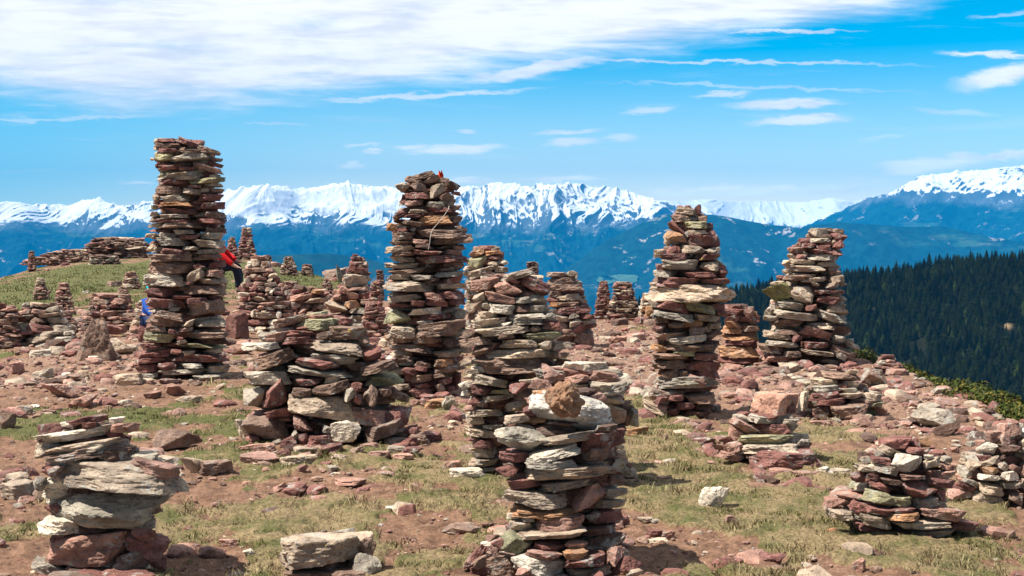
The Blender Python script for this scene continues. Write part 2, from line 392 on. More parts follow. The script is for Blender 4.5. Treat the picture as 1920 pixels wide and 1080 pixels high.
# ------------------------------------------------------------------ cairn builder
def parse(txt, ox, oy, s):
    out = []
    for ln in txt.strip().split(';'):
        q = ln.split()
        if len(q) < 6: continue
        x0, x1, yc, h, t = map(float, q[:5])
        out.append((ox + (x0 + x1) / 2 / s, oy + yc / s, (x1 - x0) / s, h / s, t, q[5]))
    return out
def cairn(name, stones, bx, by, label, cat='cairn', group=None, ratio=.85, level=3, fill=True, fill_pal='rrpbbdtg', limit=100, grow=1.0, shift=0.0):
    gp = hit(bx, by); Y0 = gp[1] + shift
    base = (float(gp[0]), float(Y0), float(ground(gp[0], Y0)))
    root = empty(name, base); tag(root, label, cat, group)
    ys = np.array([s[1] for s in stones]); top = min(s[1] - s[3] / 2 for s in stones)
    def prof(y, pad=5):
        x0 = [s[0] - s[2] / 2 for s in stones if abs(s[1] - y) < s[3] / 2 + pad]; x1 = [s[0] + s[2] / 2 for s in stones if abs(s[1] - y) < s[3] / 2 + pad]
        if not x0: return prof(y, pad * 2) if pad < 200 else (bx - 5, bx + 5)
        return min(x0), max(x1)
    grid = np.arange(top, by + 1, max((by - top) / 40, 1.0)); pr = np.array([prof(y) for y in grid])
    ker = 5; pad = np.pad(pr, ((ker // 2, ker // 2), (0, 0)), mode='edge'); prs = np.stack([pad[i:i + len(grid)] for i in range(ker)]).mean(0)
    def P_(y): return np.interp(y, grid, prs[:, 0]), np.interp(y, grid, prs[:, 1])
    b0, b1 = P_(by); k = Y0 / FPX
    wid = (prs[:, 1] - prs[:, 0]); Rb = np.percentile(wid, 80) / 2 * k * ratio
    Yc = Y0 + Rb
    order = sorted(range(len(stones)), key=lambda i: -stones[i][2] * stones[i][3])
    keep = set(order[:limit])
    rest = []
    for i, (cx, cy, wd, ht, tl, c) in enumerate(stones):
        x0, x1 = P_(cy); x0 = min(x0, cx - wd * .4); x1 = max(x1, cx + wd * .4)
        hw = max((x1 - x0) / 2, 3); u = np.clip((cx - (x0 + x1) / 2) / hw, -.95, .95)
        Df = max(hw * k * ratio, .03)
        wm, hm = wd * k * 1.05, ht * k * grow
        dm = min(max(wm * random.uniform(.6, .95), hm * 1.1), 1.5 * Df + hm)
        yf0 = Yc - Df * math.sqrt(max(1 - .75 * u * u, 0)) + random.uniform(-.035, .035) * Df / .4
        yf = yf0
        if cy + ht / 2 > by + 2: yf = min(yf0, float(hit(cx, cy + ht / 2)[1]))       # skirt stones rest on the ground before the cairn
        yc_ = yf + dm * .42
        p = at_depth(cx, cy, yf + dm * .15)
        loc = (p[0], yc_, p[2])
        if i in keep:
            add_stone('stone', loc, wm, dm, hm, R(tl), c, parent=root, base=base, level=max(level, 4 if k < .009 and level > 2 else level), pitch=random.uniform(-.09, .06))
        else: rest.append((loc, wm, dm, hm, R(tl), random.uniform(-.3, .3), 0, tint(c)))
    if fill:
        items = []
        mh = np.median([s[3] for s in stones]) * k
        pal = [s[5] for s in stones]
        z0, ztop = base[2] - .03, at_depth(bx, top, Yc)[2]
        z = z0
        while z < ztop - mh * 1.0:
            pyy = HOR + (EYE - z) / Yc * FPX
            x0, x1 = P_(pyy); hw = (x1 - x0) / 2 * Yc / FPX * .90; xc = ((x0 + x1) / 2 - 960) / FPX * Yc
            Df = hw * ratio; hh = mh * random.uniform(.9, 1.35)
            items.append(((xc + random.uniform(-.1, .1) * hw, Yc + .05 * Df, z + hh / 2), hw * 1.25, Df * 1.25, hh * 1.25, R(random.uniform(-3, 3)), random.uniform(0, 3.1), 0, tint(random.choice('ddR'))))  # core stone coloured dark so the gaps between front stones read as shade
            nring = max(5, min(10, int(5 * Df / .45)))
            for q in range(nring):
                a = math.pi * (q + random.uniform(-.3, .3)) / (nring - 1) * 1.16 - .08 * math.pi
                sw = hw * random.uniform(.55, .85) * min(1, 6.5 / nring); sh = hh * random.uniform(.7, 1.15)
                rr = 1 - sw / hw * .5
                items.append(((xc + math.cos(a) * hw * rr, Yc + math.sin(a) * Df * rr, z + hh / 2 + random.uniform(-.2, .2) * hh), sw, sw * random.uniform(.6, .9), sh,
                              R(random.uniform(-7, 7)), random.uniform(-.5, .5), R(random.uniform(-6, 6)), tint(random.choice(pal))))
            z += hh * .82
        items += rest
        f = joined_stones('packing_stones', items, M_STONEV, 3 if level == 4 else 2, root, base)
        f['kind'] = 'stuff'
    return root
def auto_rows(prof, size, pal, jag=.5, seed=1, asp=(2.2, 4.5)):
    """prof: (y, x0, x1) from top to bottom -> rows of stones laid like dry walling"""
    r = random.Random(seed); out = []
    ys = [p[0] for p in prof]; y = ys[-1]
    while y > ys[0]:
        h = size * r.choice((.55, .7, .85, 1, 1.2, 1.6))
        x0 = np.interp(y - h / 2, ys, [p[1] for p in prof]); x1 = np.interp(y - h / 2, ys, [p[2] for p in prof])
        x = x0 + r.uniform(-jag, jag) * size
        while x < x1 - size * .3:
            w_ = (h * .5 + size * .5) * r.uniform(*asp) * r.choice((.5, .8, .9, 1.2))
            if x + w_ > x1 + size * .7: w_ = max(x1 - x + r.uniform(-.3, .6) * size, size * .8)
            out.append((x + w_ / 2, y - h / 2 + r.uniform(-.25, .25) * size, w_ * 1.05, h * r.uniform(.75, 1.1), r.gauss(0, 5), r.choice(pal)))
            x += w_ * r.uniform(.85, 1.0)
        y -= h * .86
    return out
# ------------------------------------------------------------------ mountains
def haze_tinted_mat(name, kind, snow=None, contrast=1.0):
    m, g, b = material(name, .95); b.inputs['Specular IOR Level'].default_value = .1
    geo = g.new('ShaderNodeNewGeometry'); pos = geo.outputs['Position']
    sp = g.new('ShaderNodeSeparateXYZ'); g.l.new(pos, sp.inputs[0])
    sn = g.new('ShaderNodeSeparateXYZ'); g.l.new(geo.outputs['Normal'], sn.inputs[0])
    big = g.noise(pos, 1 / 900, 6, .6); mid = g.noise(pos, 1 / 220, 6, .65); fine = g.noise(pos, 1 / 60, 4, .7)
    forest = g.mix(g.ramp(fine, .35, .65), c4((.001, .018, .028)), c4((.005, .040, .045)))  # forest and rock colours carry painted blue haze on top of the volume
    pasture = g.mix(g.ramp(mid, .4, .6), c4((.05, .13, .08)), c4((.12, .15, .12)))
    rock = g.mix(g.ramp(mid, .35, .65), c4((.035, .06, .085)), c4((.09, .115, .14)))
    st = g.noise(g.mapping(pos, scale=(1 / 420, 1 / 420, 1 / 70), rot=(0, R(24), 0)), 1.0, 5, .6)
    pm = g.math('MULTIPLY', g.ramp(st, .54, .62), g.ramp(big, .46, .56))
    low = g.mix(g.math('MULTIPLY', pm, .6 * contrast), forest, pasture)
    scar = g.math('MULTIPLY', g.ramp(g.noise(pos, 1 / 110, 5, .62), .60, .65), g.ramp(g.noise(pos, 1 / 1300, 3, .5), .47, .56))
    low = g.mix(g.math('MULTIPLY', scar, .8 * contrast), low, c4((.40, .36, .35)))
    c = low
    if snow is not None:
        line, soft = snow
        hgt = g.math('ADD', sp.outputs[2], g.math('MULTIPLY', g.math('SUBTRACT', mid, .5), 190.0))
        hgt = g.math('ADD', hgt, g.math('MULTIPLY', g.math('SUBTRACT', big, .5), 220.0))
        c = g.mix(g.ramp(hgt, line - 110, line - 30), c, rock)
        a = g.ramp(hgt, line - soft, line + soft)
        xd = g.math('ABSOLUTE', g.math('ADD', sp.outputs[0], 1650.0)); cen = g.math('MULTIPLY', g.ramp(xd, 1500, 600, 0, .35), a)      # the middle massif carries the closest snow cover
        steep = g.ramp(sn.outputs[2], .60, .84)
        a2 = g.math('ADD', g.math('ADD', g.math('MULTIPLY', a, 1.22), cen), g.math('MULTIPLY', g.math('SUBTRACT', steep, 1.0), .85))
        a2 = g.math('ADD', a2, g.math('MULTIPLY', g.math('SUBTRACT', fine, .5), 1.1))
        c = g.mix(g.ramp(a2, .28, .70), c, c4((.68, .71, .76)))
    if kind == 'clear':
        c = c
    g.l.new(c, b.inputs['Base Color'])
    return m
def range_mesh(name, ridge, dist, base_z, mat, run=.35, jag=2.0, rough=.16, nu=900, nv=150, seed=1, cell=900.0, jf=1.0):
    r = np.array(ridge, float); u = np.linspace(r[0, 0], r[-1, 0], nu)
    ry = np.interp(u, r[:, 0], r[:, 1])
    ker = 9; ry = np.convolve(np.pad(ry, ker // 2, mode='edge'), np.ones(ker) / ker, 'valid')
    tt = np.concatenate([1 - (1 - np.linspace(0, 1, nv)) ** 1.5, np.linspace(1, 1.5, nv // 4)[1:]])
    Ug, T = np.meshgrid((u - 960) / FPX, tt)
    wob = 1 + .04 * fbm2(Ug * 9, Ug * 0 + seed, 3, seed + 5)
    Y = dist * wob * (1 - run * (1 - T)); X = Ug * Y
    zr = EYE + (HOR - np.tile(ry, (len(tt), 1))) / FPX * (dist * wob)
    relief = zr - base_z
    f = np.where(T <= 1, .15 * T + .85 * T ** 1.35, 1 - (T - 1) * 1.2)
    wx_ = .35 * fbm2(X / cell * .8, Y / cell * .8, 3, seed + 30)
    rd = ridged(X / cell + wx_, Y / cell * .5 + wx_, 7, seed + 9, .55) - 1.0
    env = (np.clip(1 - T, 0, 1) ** .6 * np.clip(T * 3, 0, 1) + jag * .05) + np.clip(T - 1, 0, 1)
    Z = base_z + relief * f + rd * rough * cell * env
    # never let a spur in front rise above the ridge line seen from the plateau
    for _ in range(2):
        mx = ((Z - EYE) / Y).max(0); tg = (HOR - ry) / FPX
        kz = (tg * dist + EYE - base_z) / (mx * dist + EYE - base_z)
        kk_ = 61; kz = np.convolve(np.pad(kz, kk_ // 2, mode='edge'), np.hanning(kk_) / np.hanning(kk_).sum(), 'valid')
        Z = base_z + (Z - base_z) * kz[None, :]
    n1, n2 = Ug.shape; idx = np.arange(n1 * n2).reshape(n1, n2)
    F = np.stack([idx[:-1, :-1].ravel(), idx[:-1, 1:].ravel(), idx[1:, 1:].ravel(), idx[1:, :-1].ravel()], 1)
    o = mesh_obj(name, np.stack([X.ravel(), Y.ravel(), Z.ravel()], 1), F, mat, smooth=True); o['kind'] = 'structure'
    return o
VAL = -1150.0
snow_far = haze_tinted_mat('snow_range_far', 'far', (90, 80)); snow_mid = haze_tinted_mat('snow_range', 'mid', (110, 110)); snow_right = haze_tinted_mat('snow_massif', 'right', (300, 100), .6)
woods = haze_tinted_mat('wooded_slopes', 'woods', None, 1.0); dark_woods = haze_tinted_mat('dark_wooded_slopes', 'woods', None, .15)
range_mesh('far_snow_mountains', [(1050, 380), (1150, 372), (1240, 376), (1280, 378), (1330, 373), (1380, 379), (1440, 377), (1500, 380), (1560, 371), (1600, 379), (1640, 366), (1680, 372), (1760, 380), (1900, 385)],
           15000, VAL, snow_far, .25, 5, .22, 900, 120, 3, 700, 1.6)
range_mesh('snow_mountains', [(-420, 372), (-250, 366), (-120, 380), (0, 381), (20, 377), (60, 383), (130, 384), (160, 376), (185, 370), (205, 380), (235, 387), (270, 378), (330, 372), (400, 362), (440, 356), (470, 348), (520, 347), (560, 354),
           (600, 350), (650, 341), (680, 348), (740, 351), (800, 360), (860, 350), (900, 350), (935, 341), (990, 349), (1030, 345), (1070, 343), (1110, 350), (1150, 351), (1180, 360), (1215, 370), (1250, 380), (1300, 392), (1360, 410), (1450, 440), (1600, 480)],
           10500, VAL, snow_mid, .42, 8.5, .34, 1900, 300, 5, 800, 1.6)
range_mesh('snow_massif', [(1380, 450), (1500, 428), (1560, 402), (1620, 374), (1680, 357), (1700, 342), (1730, 329), (1760, 326), (1800, 321), (1840, 319), (1880, 314), (1920, 310), (2000, 306), (2100, 322), (2300, 340), (2500, 390)],
           11000, VAL, snow_right, .40, 8, .34, 1100, 260, 8, 800, 1.6)
range_mesh('wooded_ridge', [(820, 640), (900, 600), (980, 560), (1060, 505), (1130, 455), (1200, 420), (1240, 403), (1300, 401), (1350, 404), (1400, 414), (1440, 421), (1500, 427), (1530, 421), (1570, 417), (1640, 421), (1700, 426), (1760, 424),
           (1800, 431), (1850, 443), (1920, 454), (2050, 468), (2300, 470), (2600, 500)], 6800, VAL, woods, .45, 1.2, .34, 1300, 200, 12, 800)
range_mesh('wooded_spur', [(300, 560), (430, 500), (480, 483), (540, 477), (620, 475), (690, 484), (740, 503), (790, 540), (850, 590), (900, 640)], 4600, VAL, dark_woods, .4, .8, .10, 500, 80, 15, 600)
o = mesh_obj('valley_floor', [(-16000, 300, VAL - 5), (16000, 300, VAL - 5), (16000, 16500, VAL - 5), (-16000, 16500, VAL - 5)], [(0, 1, 2, 3)], dark_woods, smooth=False); o['kind'] = 'structure'
# the meadow clearing with its farmhouses on the wooded slope is a real patch of ground on that slope
def slope_patch(name, cx, cy, a, b, Y, colr, label, cat, irregular=.12):
    m, g, bs = material(name, .95); bs.inputs['Base Color'].default_value = c4(colr)
    n = 40; pts = []
    for i in range(n):
        t = i / n * 2 * math.pi; k = 1 + irregular * math.sin(3 * t + cx) + irregular * .6 * math.sin(7 * t)
        pts.append((cx + a * math.cos(t) * k, cy + b * math.sin(t) * k))
    dep = bpy.context.evaluated_depsgraph_get(); vs = []
    for (qx, qy) in [(cx, cy)] + pts:
        d = Vector(ray(qx, qy)).normalized()
        okk, loc, nrm, idx, ob, mt = scene.ray_cast(dep, Vector((0, 0, EYE)) + d * 2000, d)
        p = loc if okk else Vector((0, 0, EYE)) + d * Y
        vs.append(tuple(p - d * 25))
    f = [(0, i + 1, (i + 1) % n + 1) for i in range(n)]
    o = mesh_obj(name, vs, f, m, smooth=False); tag(o, kind='structure'); return o
slope_patch('meadow', 1160, 525, 38, 11, 6500, (.05, .12, .085), None, None)

# ------------------------------------------------------------------ haze: one closed box of even air
def box_obj(name, lo, hi, mat):
    v = [(x, y, z) for x in (lo[0], hi[0]) for y in (lo[1], hi[1]) for z in (lo[2], hi[2])]
    f = [(0, 1, 3, 2), (4, 6, 7, 5), (0, 4, 5, 1), (2, 3, 7, 6), (0, 2, 6, 4), (1, 5, 7, 3)]
    return mesh_obj(name, v, f, mat, smooth=False)
hm = bpy.data.materials.new('haze'); hm.use_nodes = True; t_ = hm.node_tree; t_.nodes.clear()
out = t_.nodes.new('ShaderNodeOutputMaterial'); pv = t_.nodes.new('ShaderNodeVolumePrincipled')
pv.inputs['Density'].default_value = HAZE_DENSITY; pv.inputs['Color'].default_value = c4(HAZE_COLOR); pv.inputs['Anisotropy'].default_value = -.2
pv.inputs['Density Attribute'].default_value = ''
t_.links.new(pv.outputs[0], out.inputs['Volume'])
hz = box_obj('haze', (-16500, -3000, VAL - 40), (16500, 17500, 900), hm); tag(hz, kind='stuff')

# ------------------------------------------------------------------ plateau ground mesh
def build_ground():
    az = np.concatenate([np.linspace(-62, -27, 90)[:-1], np.linspace(-27, 27, 1100), np.linspace(27, 62, 90)[1:]]); az = np.radians(az)
    ds = np.concatenate([np.geomspace(3.2, 14, 430), np.geomspace(14, 60, 300)[1:], np.geomspace(60, 900, 40)[1:]])
    A, Dd = np.meshgrid(az, ds); X = np.tan(A) * Dd; Y = Dd
    Z = ground(X, Y)
    gm = grass_mask(X, Y); sc = scree_mask(X, Y)
    near = np.clip(1.3 - Y / 30, .3, 1)
    Z = Z + near * (.010 * fbm2(X * 9, Y * 9, 3, 41) + .006 * fbm2(X * 30, Y * 30, 2, 42)) * (1 + .8 * sc) + .022 * sstep(.3, .9, gm) * (1 + .5 * fbm2(X * 4, Y * 4, 2, 43)) * near
    n1, n2 = X.shape; idx = np.arange(n1 * n2).reshape(n1, n2)
    F = np.stack([idx[:-1, :-1].ravel(), idx[:-1, 1:].ravel(), idx[1:, 1:].ravel(), idx[1:, :-1].ravel()], 1)
    m, g, b = material('plateau_ground', .95)
    at = g.new('ShaderNodeAttribute', attribute_name='tint'); sp = g.new('ShaderNodeSeparateColor'); g.l.new(at.outputs['Color'], sp.inputs[0])
    geo = g.new('ShaderNodeNewGeometry'); p = geo.outputs['Position']
    a1 = g.noise(p, 1.2, 5, .6); a2 = g.noise(p, 9, 6, .7, .4); a3 = g.noise(p, 60, 5, .75); a4 = g.noise(p, 3.5, 5, .65)
    soil = g.mix(g.ramp(a2, .32, .68), c4((.095, .048, .029)), c4((.25, .14, .086)))
    soil = g.mix(g.ramp(a3, .5, .68, 0, .7), soil, c4((.38, .245, .175)))
    scr = g.mix(g.ramp(a3, .35, .6), c4((.13, .07, .05)), c4((.335, .215, .155)))
    soil = g.mix(g.math('MULTIPLY', sp.outputs[1], .8), soil, scr)
    straw = g.mix(g.ramp(a3, .35, .65), c4((.115, .075, .04)), c4((.31, .235, .125)))
    green = g.mix(g.ramp(a3, .35, .65), c4((.045, .05, .016)), c4((.125, .125, .038)))
    gr = g.mix(g.ramp(g.math('ADD', a4, g.math('MULTIPLY', sp.outputs[2], .5)), .42, .66), straw, green)
    mk = g.ramp(g.math('ADD', sp.outputs[0], g.math('MULTIPLY', g.math('SUBTRACT', a2, .5), 1.3)), .30, .62)
    g.l.new(g.mix(mk, soil, gr), b.inputs['Base Color'])
    bp = g.new('ShaderNodeBump'); bp.inputs['Strength'].default_value = .9; bp.inputs['Distance'].default_value = .03
    g.l.new(g.math('ADD', g.math('MULTIPLY', a2, .6), g.math('MULTIPLY', a3, .5)), bp.inputs['Height']); g.l.new(bp.outputs[0], b.inputs['Normal'])
    grn = sstep(14, 24, Y) * (X < -1) + .35 * np.exp(-((Y - 11) / 2.5) ** 2) * (X < -1.5)
    col = np.stack([gm, sc, grn, np.ones_like(gm)], -1).reshape(-1, 4)
    o = mesh_obj('ground', np.stack([X.ravel(), Y.ravel(), Z.ravel()], 1), F, m, smooth=True, col=col); o['kind'] = 'structure'
    return o
build_ground()

# ------------------------------------------------------------------ gravel and scree
def gravel():
    items_v, items_f, cs, n = [], [], [], 0
    N = 0; tries = 95000
    Yr = np.exp(rng.uniform(math.log(4.6), math.log(46), tries)); u = rng.uniform(-120, 2040, tries); X = (u - 960) / FPX * Yr
    de = edge_at(X, Yr)[1]; m = scree_mask(X, Yr); gm = grass_mask(X, Yr)
    size = .010 * rng.pareto(1.7, tries) + .008; size = np.minimum(size, .10) * np.clip(.55 + Yr / 18, .7, 2.6)
    keep = (rng.random(tries) < np.clip(m * (1 - .8 * gm) + .13 * (1 - gm), 0, 1) * .6) & (Yr < de + .6) 
    X, Yr, size = X[keep][:27000], Yr[keep][:27000], size[keep][:27000]
    Z = ground(X, Yr); pal = 'prrrpbtbgptrbrdd'
    V = [[v for v, f in LIB[1, s]] for s in ('slab', 'chunk')]; Fm = LIB[1, 'slab'][0][1]
    for i in range(len(X)):
        L = V[0] if rng.random() < .65 else V[1]; v = L[rng.integers(len(L))]
        s = size[i]; a = rng.uniform(0, 6.28); ca, sa = math.cos(a), math.sin(a)
        t = rng.normal(0, .22); q = v * np.array([s, s * rng.uniform(.6, .95), s * rng.uniform(.22, .6)])
        x_ = q[:, 0] * math.cos(t) - q[:, 2] * math.sin(t); z_ = q[:, 0] * math.sin(t) + q[:, 2] * math.cos(t)
        items_v.append(np.stack([X[i] + x_ * ca - q[:, 1] * sa, Yr[i] + x_ * sa + q[:, 1] * ca, Z[i] + z_ + s * .12], 1))
        items_f.append(Fm + n); n += len(v); c = tint(pal[rng.integers(len(pal))]); cs.append(np.tile(np.array([c[0], c[1], c[2], rng.random()]), (len(v), 1)))
    o = mesh_obj('gravel', np.concatenate(items_v), np.concatenate(items_f), M_STONEV, smooth=False, col=np.concatenate(cs)); o['kind'] = 'stuff'
gravel()

# ------------------------------------------------------------------ grass
def grass():
    m, g, b = material('grass', .8); at = g.new('ShaderNodeAttribute', attribute_name='tint'); g.l.new(at.outputs['Color'], b.inputs['Base Color'])
    b.inputs['Specular IOR Level'].default_value = .15
    tries = 430000
    Y = np.exp(rng.uniform(math.log(4.6), math.log(42), tries)); u = rng.uniform(-150, 2070, tries); X = (u - 960) / FPX * Y
    gm = grass_mask(X, Y); tuft = fbm2(X * 7, Y * 7, 2, 61); fine = fbm2(X * 2.2, Y * 2.2, 3, 62)
    dens = np.clip(gm * 1.1, 0, 1) * np.clip(.42 + tuft * 1.1 + .5 * fine, .03, 1)
    k = (rng.random(tries) < dens) & (Y < edge_at(X, Y)[1])
    X, Y, tuft, fine = X[k], Y[k], tuft[k], fine[k]; n = len(X)
    Z = ground(X, Y) + .012
    far = np.clip(Y / 9, .8, 3.2)
    h = (.010 + .019 * rng.random(n)) * (1 + 1.8 * np.clip(tuft - .1, 0, 1) ** 1.2) * far ** .3; wd = (.0022 + .002 * rng.random(n)) * far
    a = rng.uniform(0, 6.283, n); ln = rng.uniform(.3, 1.6, n) * h; bx = np.cos(a); by = np.sin(a)
    fa = rng.uniform(0, 6.283, n); px_, py_ = np.cos(fa) * wd, np.sin(fa) * wd * .4
    v0 = np.stack([X - px_, Y - py_, Z], 1); v1 = np.stack([X + px_, Y + py_, Z], 1)
    v2 = np.stack([X + bx * ln * .4 - px_ * .7, Y + by * ln * .4 - py_ * .7, Z + h * .7], 1); v3 = np.stack([X + bx * ln * .4 + px_ * .7, Y + by * ln * .4 + py_ * .7, Z + h * .7], 1)
    v4 = np.stack([X + bx * ln, Y + by * ln, Z + h * rng.uniform(.6, 1.1, n)], 1)
    V = np.stack([v0, v1, v2, v3, v4], 1).reshape(-1, 3); i = np.arange(n) * 5
    F = np.concatenate([np.stack([i, i + 1, i + 3], 1), np.stack([i, i + 3, i + 2], 1), np.stack([i + 2, i + 3, i + 4], 1)])
    gsel = sstep(-.1, .65, fine + .6 * (sstep(13, 22, Y) * (X < -1)) + .25 * np.exp(-((Y - 10.5) / 2) ** 2) * (X < -1) + rng.normal(0, .25, n))[:, None]
    straw = np.where(rng.random((n, 1)) < .3, np.array([[.22, .15, .085]]), np.array([[.345, .285, .15]])) * rng.uniform(.3, 1.25, (n, 1)); green = np.array([.105, .115, .034]) * rng.uniform(.5, 1.4, (n, 1))
    col = straw * (1 - gsel) + green * gsel; col = np.concatenate([col, np.ones((n, 1))], 1)
    o = mesh_obj('grass', V, F, m, smooth=False, col=np.repeat(col, 5, 0)); o['kind'] = 'stuff'
grass()

# ------------------------------------------------------------------ the wood across the gully
HR = np.array([1, 1, .6]) * np.array([(1000, 600, 1150), (1100, 590, 1150), (1180, 575, 1150), (1240, 568, 1150), (1380, 546, 1130), (1500, 530, 1110), (1600, 518, 1100), (1700, 511, 1090), (1760, 497, 1080), (1840, 492, 1070), (1920, 486, 1060), (2100, 470, 1040), (2600, 440, 1020)], float)
def hill(x, y):
    u = 960 + FPX * x / y; ry = np.interp(u, HR[:, 0], HR[:, 1]); rd = np.interp(u, HR[:, 0], HR[:, 2])
    zr = EYE - (ry - HOR) / FPX * rd; t = (rd - y) / rd
    return zr - np.where(t > 0, t * rd * .33 + 0 * t, -t * rd * .5) + 2.5 * fbm2(x / 45, y / 45, 3, 71) * np.clip(np.abs(t) * 5, 0, 1)
def wood():
    u = np.linspace(900, 2700, 700); ys = np.linspace(250, 900, 260); U_, Y_ = np.meshgrid((u - 960) / FPX, ys); X_ = U_ * Y_
    n1, n2 = X_.shape; idx = np.arange(n1 * n2).reshape(n1, n2)
    F = np.stack([idx[:-1, :-1].ravel(), idx[:-1, 1:].ravel(), idx[1:, 1:].ravel(), idx[1:, :-1].ravel()], 1)
    m, g, b = material('wooded_hill', .95); geo = g.new('ShaderNodeNewGeometry')
    b.inputs['Specular IOR Level'].default_value = 0
    ys_ = np.arange(300, 680, 1.0); us_ = (1884 - 960) / FPX; pz = HOR + (EYE - hill(us_ * ys_, ys_)) / ys_ * FPX; SY = float(ys_[np.argmin(np.abs(pz - 612))]); SX = us_ * SY
    at_ = g.new('ShaderNodeAttribute', attribute_name='tint'); g.l.new(g.mix(at_.outputs['Fac'], g.mix(g.ramp(g.noise(geo.outputs['Position'], .05, 4), .4, .6), c4((.006, .008, .005)), c4((.015, .016, .010))), c4((.20, .15, .09))), b.inputs['Base Color'])
    bare = np.exp(-(((X_ - SX) / 3) ** 2 + ((Y_ - SY) / 4.5) ** 2) ** 2).ravel()[:, None] * np.ones((1, 4))
    o = mesh_obj('hillside', np.stack([X_.ravel(), Y_.ravel(), hill(X_, Y_).ravel()], 1), F, m, col=bare); o['kind'] = 'structure'
    def spruce(seed, bright):
        r = np.random.default_rng(seed); V, Fc, Cc = [], [], []
        # trunk
        k = 6
        for j in range(2):
            for i in range(k): V.append((math.cos(i / k * 6.283) * (.02 - j * .015), math.sin(i / k * 6.283) * (.02 - j * .015), -.05 + j * .9)); Cc.append((.05, .035, .025, 1))
        for i in range(k): Fc += [(i, (i + 1) % k, k + (i + 1) % k), (i, k + (i + 1) % k, k + i)]
        tiers = 11; seg = 11
        for t in range(tiers):
            f = t / (tiers - 1); z0 = .07 + .86 * f ** .95; rad = (.205 * (1 - f) ** .85 + .012) * r.uniform(.85, 1.15); b0 = len(V)
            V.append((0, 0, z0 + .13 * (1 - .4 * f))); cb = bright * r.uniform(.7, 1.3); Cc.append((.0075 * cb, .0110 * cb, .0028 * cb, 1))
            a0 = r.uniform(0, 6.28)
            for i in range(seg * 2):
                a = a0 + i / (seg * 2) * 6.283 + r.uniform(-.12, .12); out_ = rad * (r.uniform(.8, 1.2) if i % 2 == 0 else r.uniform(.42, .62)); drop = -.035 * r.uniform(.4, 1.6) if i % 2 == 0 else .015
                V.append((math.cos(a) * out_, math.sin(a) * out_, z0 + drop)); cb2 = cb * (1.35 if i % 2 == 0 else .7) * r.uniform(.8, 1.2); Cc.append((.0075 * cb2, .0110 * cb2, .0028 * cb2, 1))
            for i in range(seg * 2): Fc.append((b0, b0 + 1 + i, b0 + 1 + (i + 1) % (seg * 2)))
        return np.array(V), np.array(Fc), np.array(Cc)
    fm, g, b = material('spruce_needles', .95); at = g.new('ShaderNodeAttribute', attribute_name='tint'); b.inputs['Specular IOR Level'].default_value = .05
    g.l.new(at.outputs['Color'], b.inputs['Base Color'])
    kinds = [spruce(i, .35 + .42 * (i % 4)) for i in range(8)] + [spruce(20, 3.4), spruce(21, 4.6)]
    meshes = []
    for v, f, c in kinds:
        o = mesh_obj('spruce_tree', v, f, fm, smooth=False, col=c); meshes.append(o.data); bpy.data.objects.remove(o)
    pts = []
    sp_ = 2.85
    for yy_ in np.arange(360, 700, sp_ * .9):
        for xx_ in np.arange((1130 - 960) / FPX * yy_, (2230 - 960) / FPX * yy_, sp_):
            x_ = xx_ + random.uniform(-.45, .45) * sp_; y_ = yy_ + random.uniform(-.45, .45) * sp_
            u_ = 960 + FPX * x_ / y_
            rd = np.interp(u_, HR[:, 0], HR[:, 2])
            if y_ > rd + 11 or u_ < 1150: continue
            if random.random() < .10 or fbm2(np.array([x_ / 9]), np.array([y_ / 9]), 2, 91)[0] > .75: continue
            if abs(x_ - SX) < 3 and -13 < y_ - SY < 4: continue           # the bare scar in the wood
            pts.append((x_, y_))
    pts = np.array(pts); z = hill(pts[:, 0], pts[:, 1])
    H = np.array([random.triangular(3.6, 8.4, 6.4) for _ in pts]); py_top = HOR + (EYE - z - H) / pts[:, 1] * FPX; u_ = 960 + FPX * pts[:, 0] / pts[:, 1]
    sil = np.interp(u_, EDGE[:, 0], EDGE[:, 1])
    vis = (py_top < sil - 8) & (u_ < 1925)
    order = np.argsort(pts[:, 1] + np.where(vis, 0, 1e5)); ind = set(order[:300].tolist()); rest = []
    for i in range(len(pts)):
        larch = random.random() < .05; k = random.choice((8, 9)) if larch else random.randrange(8)
        Hh = H[i] * (.85 if larch else 1); wdt = Hh * random.uniform(1.15, 1.8)
        if i in ind:
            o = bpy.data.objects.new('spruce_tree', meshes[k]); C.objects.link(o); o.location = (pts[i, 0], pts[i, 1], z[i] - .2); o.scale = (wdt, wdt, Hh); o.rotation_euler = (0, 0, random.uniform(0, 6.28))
            if larch: tag(o, 'paler green conifer among the dark spruces low on the wooded slope at the right', 'tree', 'pale conifers low in the wood across the gully')
            else: tag(o, 'dark green spruce in the lowest rows of the wood behind the right ridge', 'tree', 'dark spruces low in the wood across the gully')
        else: rest.append((i, k, wdt, Hh))
    Vs, Fs, Cs, n = [], [], [], 0
    for i, k, wdt, Hh in rest:
        v, f, c = kinds[k]; a = random.uniform(0, 6.28); ca, sa = math.cos(a), math.sin(a)
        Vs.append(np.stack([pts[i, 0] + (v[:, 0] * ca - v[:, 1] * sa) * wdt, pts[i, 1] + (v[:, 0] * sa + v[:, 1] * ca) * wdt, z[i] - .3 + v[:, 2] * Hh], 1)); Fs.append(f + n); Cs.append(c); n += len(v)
    o = mesh_obj('forest', np.concatenate(Vs), np.concatenate(Fs), fm, smooth=False, col=np.concatenate(Cs)); o['kind'] = 'stuff'
    print('trees', len(pts))
wood()

